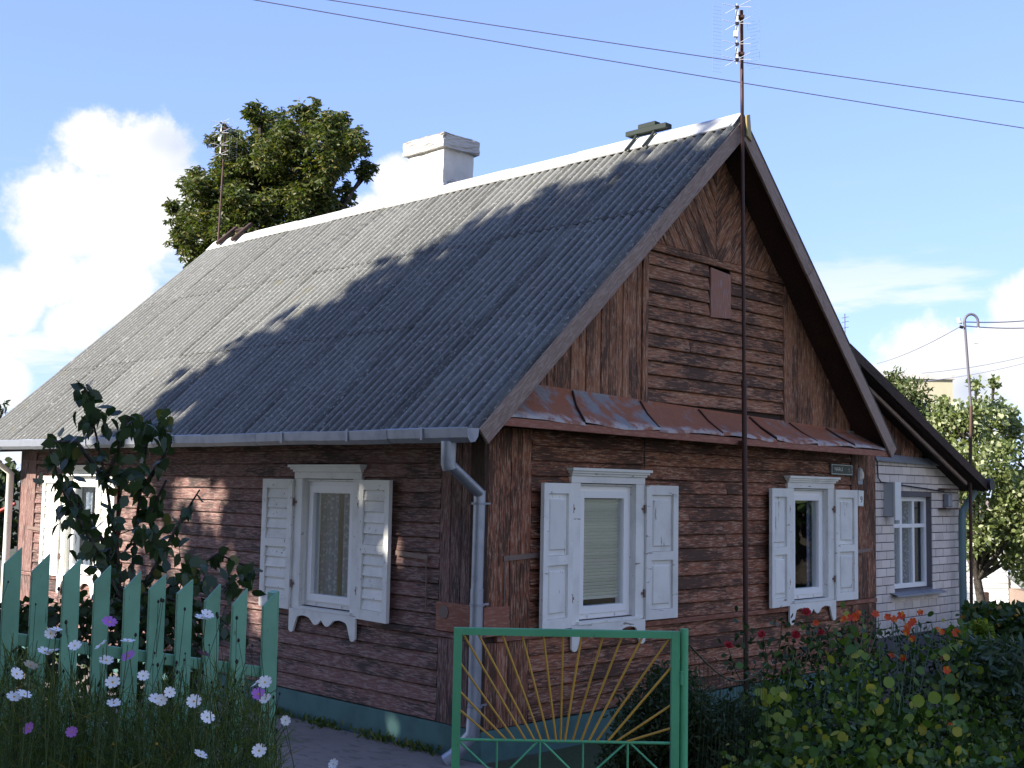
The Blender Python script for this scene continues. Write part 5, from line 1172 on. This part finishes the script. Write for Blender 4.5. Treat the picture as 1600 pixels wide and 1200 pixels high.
# dark mass at the right edge and low hedge behind
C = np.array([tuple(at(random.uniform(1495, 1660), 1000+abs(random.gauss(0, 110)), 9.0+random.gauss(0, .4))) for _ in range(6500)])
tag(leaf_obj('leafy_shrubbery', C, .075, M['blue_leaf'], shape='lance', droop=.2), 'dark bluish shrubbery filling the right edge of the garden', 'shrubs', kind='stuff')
C = np.array([tuple(at(random.uniform(1508, 1680), 946+abs(random.gauss(0, 45)), 13.5+random.gauss(0, .4))) for _ in range(3800)])
tag(leaf_obj('low_hedge', C, .085, leafmat('hedge_leaf', (.025, .055, .015), (.05, .09, .02), (.35, .2, .03), .3, .5, .03), shape='oval'), 'low dark green hedge in front of the apple tree', 'hedge', kind='stuff')
cab = thing('round_bush', 'small rounded grey green bush at the foot of the annex downpipe', 'bush', tuple(at(1532, 1000, 12.5))[:2]+(.1,))
C = in_blob(1400, tuple(at(1530, 992, 12.5)), .13, .3); V, kk = leaf_verts(C-np.array(WP[cab.name]), .05, 'round', droop=-.2); o = bpy.data.objects.new('foliage', np_mesh('foliage', V, kk, M['nast_leaf'])); finish(o, cab, WP[cab.name])
# marigold tops over the hedge
for i, (x, y) in enumerate([(1588, 962), (1597, 966), (1606, 960), (1580, 967)]):
    p = at(x, y, 13.0); t_ = thing('marigold', ['yellow orange marigold bloom over the low hedge, second from the left', 'yellow orange marigold bloom over the low hedge, second from the right', 'yellow orange marigold bloom over the low hedge, rightmost of four', 'yellow orange marigold bloom over the low hedge, leftmost of four'][i], 'flower', (p.x, p.y, .1), 'marigolds by the hedge'); k = MB(); k.tube([Vector((p.x, p.y, .1)), p], .004, 4); k.build('stem', M['stem'], t_)
    me = disc_me; place('petals', me, Frame(p, (1, 0, 0), (0, 1, 0), (0, 0, 1)).M() @ Matrix.Scale(.16, 4), t_)

# ------------------------------------------------------------------ far buildings
blk = thing('apartment_block', 'cream flat roofed apartment block far behind the annex', 'building', tuple(at(1400, 900, 90))[:2]+(-.6,))
def far_frame(x, D): P = at(x, 800, D); return Frame((P.x, P.y, 0), (.706, -.708, 0), (0, 0, 1), (-.706, -.706, 0))
FB = far_frame(1430, 90); pxm = 90/FPX
zt1 = at(1430, 583, 90).z; zt2 = at(1370, 568, 90).z
k = MB(); k.box(FB, -3.6, 2.9, -.6, zt1-.35, -12, 0); k.build('wall', M['render_cream'], blk)
k = MB(); k.box(FB, -3.75, 3.05, zt1-.35, zt1, -12.2, .2); k.build('cornice', M['plaster_cap'], blk)
k = MB(); k.box(FB, -6.5, -3.6, -.6, zt2+.1, -12, -.5); k.build('stair_tower', M['render_cream'], blk)
k = MB(); k.box(FB, -4.65, -3.55, zt2+.1, zt2+.95, -4, -2.2); k.build('roof_housing', M['render_cream'], blk); k = MB(); k.box(FB, -4.8, -3.4, zt2+.95, zt2+1.12, -4.1, -2.05); k.build('roof_slab', M['barge'], blk)
for r_ in range(3):
    for c_ in range(4):
        k = MB(); u = -3.1+c_*1.55; z = zt1-3.3-r_*2.8; k.box(FB, u, u+.95, z, z+1.3, -.05, .03); w_ = k.build('window', M['white_board'], blk, FB.P(u, z)); k = MB(); k.box(FB, u+.1, u+.85, z+.1, z+1.2, .031, .05); k.build('pane', M['sign_black'], w_)
an2 = thing('distant_antenna', 'tiny far aerial on a mast beyond the roof edge', 'antenna', tuple(at(1321, 560, 45))); k = MB(); k.tube([at(1321, 575, 45), at(1320, 490, 45)], .02, 5)
k.build('mast', M['wire'], an2); k = MB()
for y in (496, 503, 512): k.tube([at(1315, y+1, 45), at(1326, y-1, 45)], .012, 4)
k.build('element', M['wire'], an2)
wh = thing('white_cottage', 'bright white boarded cottage with grey porch roof behind the apple tree', 'house', tuple(at(1560, 960, 32))[:2]+(-.6,)); WF = far_frame(1560, 32); pm = 32/FPX
zz = lambda y: at(1560, y, 32).z
hw = 60*pm
for i in range(15):
    z_0 = zz(960)+i*.14; k = MB(); q = Frame(WF.P(0, 0, 0), WF.U, WF.V, WF.W); k.add([q.P(-1.3, z_0, .03), q.P(.22, z_0, .03), q.P(.22, z_0+.136, .012), q.P(-1.3, z_0+.136, .012), q.P(-1.3, z_0, -.02), q.P(.22, z_0, -.02)], [(0, 1, 2, 3), (0, 4, 5, 1)]); k.build('weatherboard', M['white_board'], wh, q.P(-.5, z_0))
k = MB(); k.box(WF, -1.3, 3.0, -.6, zz(820), -4, -.03); k.build('wall', M['white_board'], wh)
k = MB(); k.prism(Frame(WF.P(0, 0, 0), WF.W, WF.V, WF.U), [(-4.4, zz(818)), (.4, zz(818)), (-2, zz(780))], -1.6, 3.2); k.build('roof', M['barge'], wh)
k = MB(); k.box(WF, .24, 2.6, -.6, zz(918), .0, 1.0); pw = k.build('porch', M['barge'], wh, WF.P(.3, 0)); k = MB(); k.box(WF, .34, .95, zz(938), zz(922), 1.0, 1.04); pwn = k.build('window', M['white_board'], wh, WF.P(.3, .3, 1.)); k = MB(); k.box(WF, .52, .86, zz(936), zz(924), 1.041, 1.05); k.build('pane', M['sign_black'], pwn)
k = MB(); n = 40; vs = []
for i in range(n+1):
    u = .1+2.7*i/n; w = .03*math.cos(i*1.57); vs += [WF.P(u, zz(897)+w, -.02), WF.P(u+.0, zz(917)+w, 1.25)]
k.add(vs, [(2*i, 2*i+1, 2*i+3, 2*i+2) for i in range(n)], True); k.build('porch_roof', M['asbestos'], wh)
rp = thing('red_pole', 'slanting red pole at the left edge beside the house wall', 'pole', tuple(at(0, 805, 17))); k = MB(); k.tube([at(-60, 828, 17), at(24, 787, 17)], .028, 6); k.build('rail', M['red'], rp)
k = MB(); k.tube([at(-40, 835, 17), at(-40, 960, 17)], .03, 6); k.build('post', M['iron'], rp)
fp = thing('dark_fence_post', 'short dark wooden post in front of the white cottage', 'post', tuple(at(1541, 960, 24))[:2]+(-.3,)); k = MB(); a = at(1541, 925, 24); k.prism(Frame((a.x, a.y, 0), (.7, -.7, 0), (.7, .7, 0), (0, 0, 1)), [(-.04, -.04), (.04, -.04), (.04, .04), (-.04, .04)], -.4, a.z, .01); k.build('shaft', M['wood_dark'], fp)
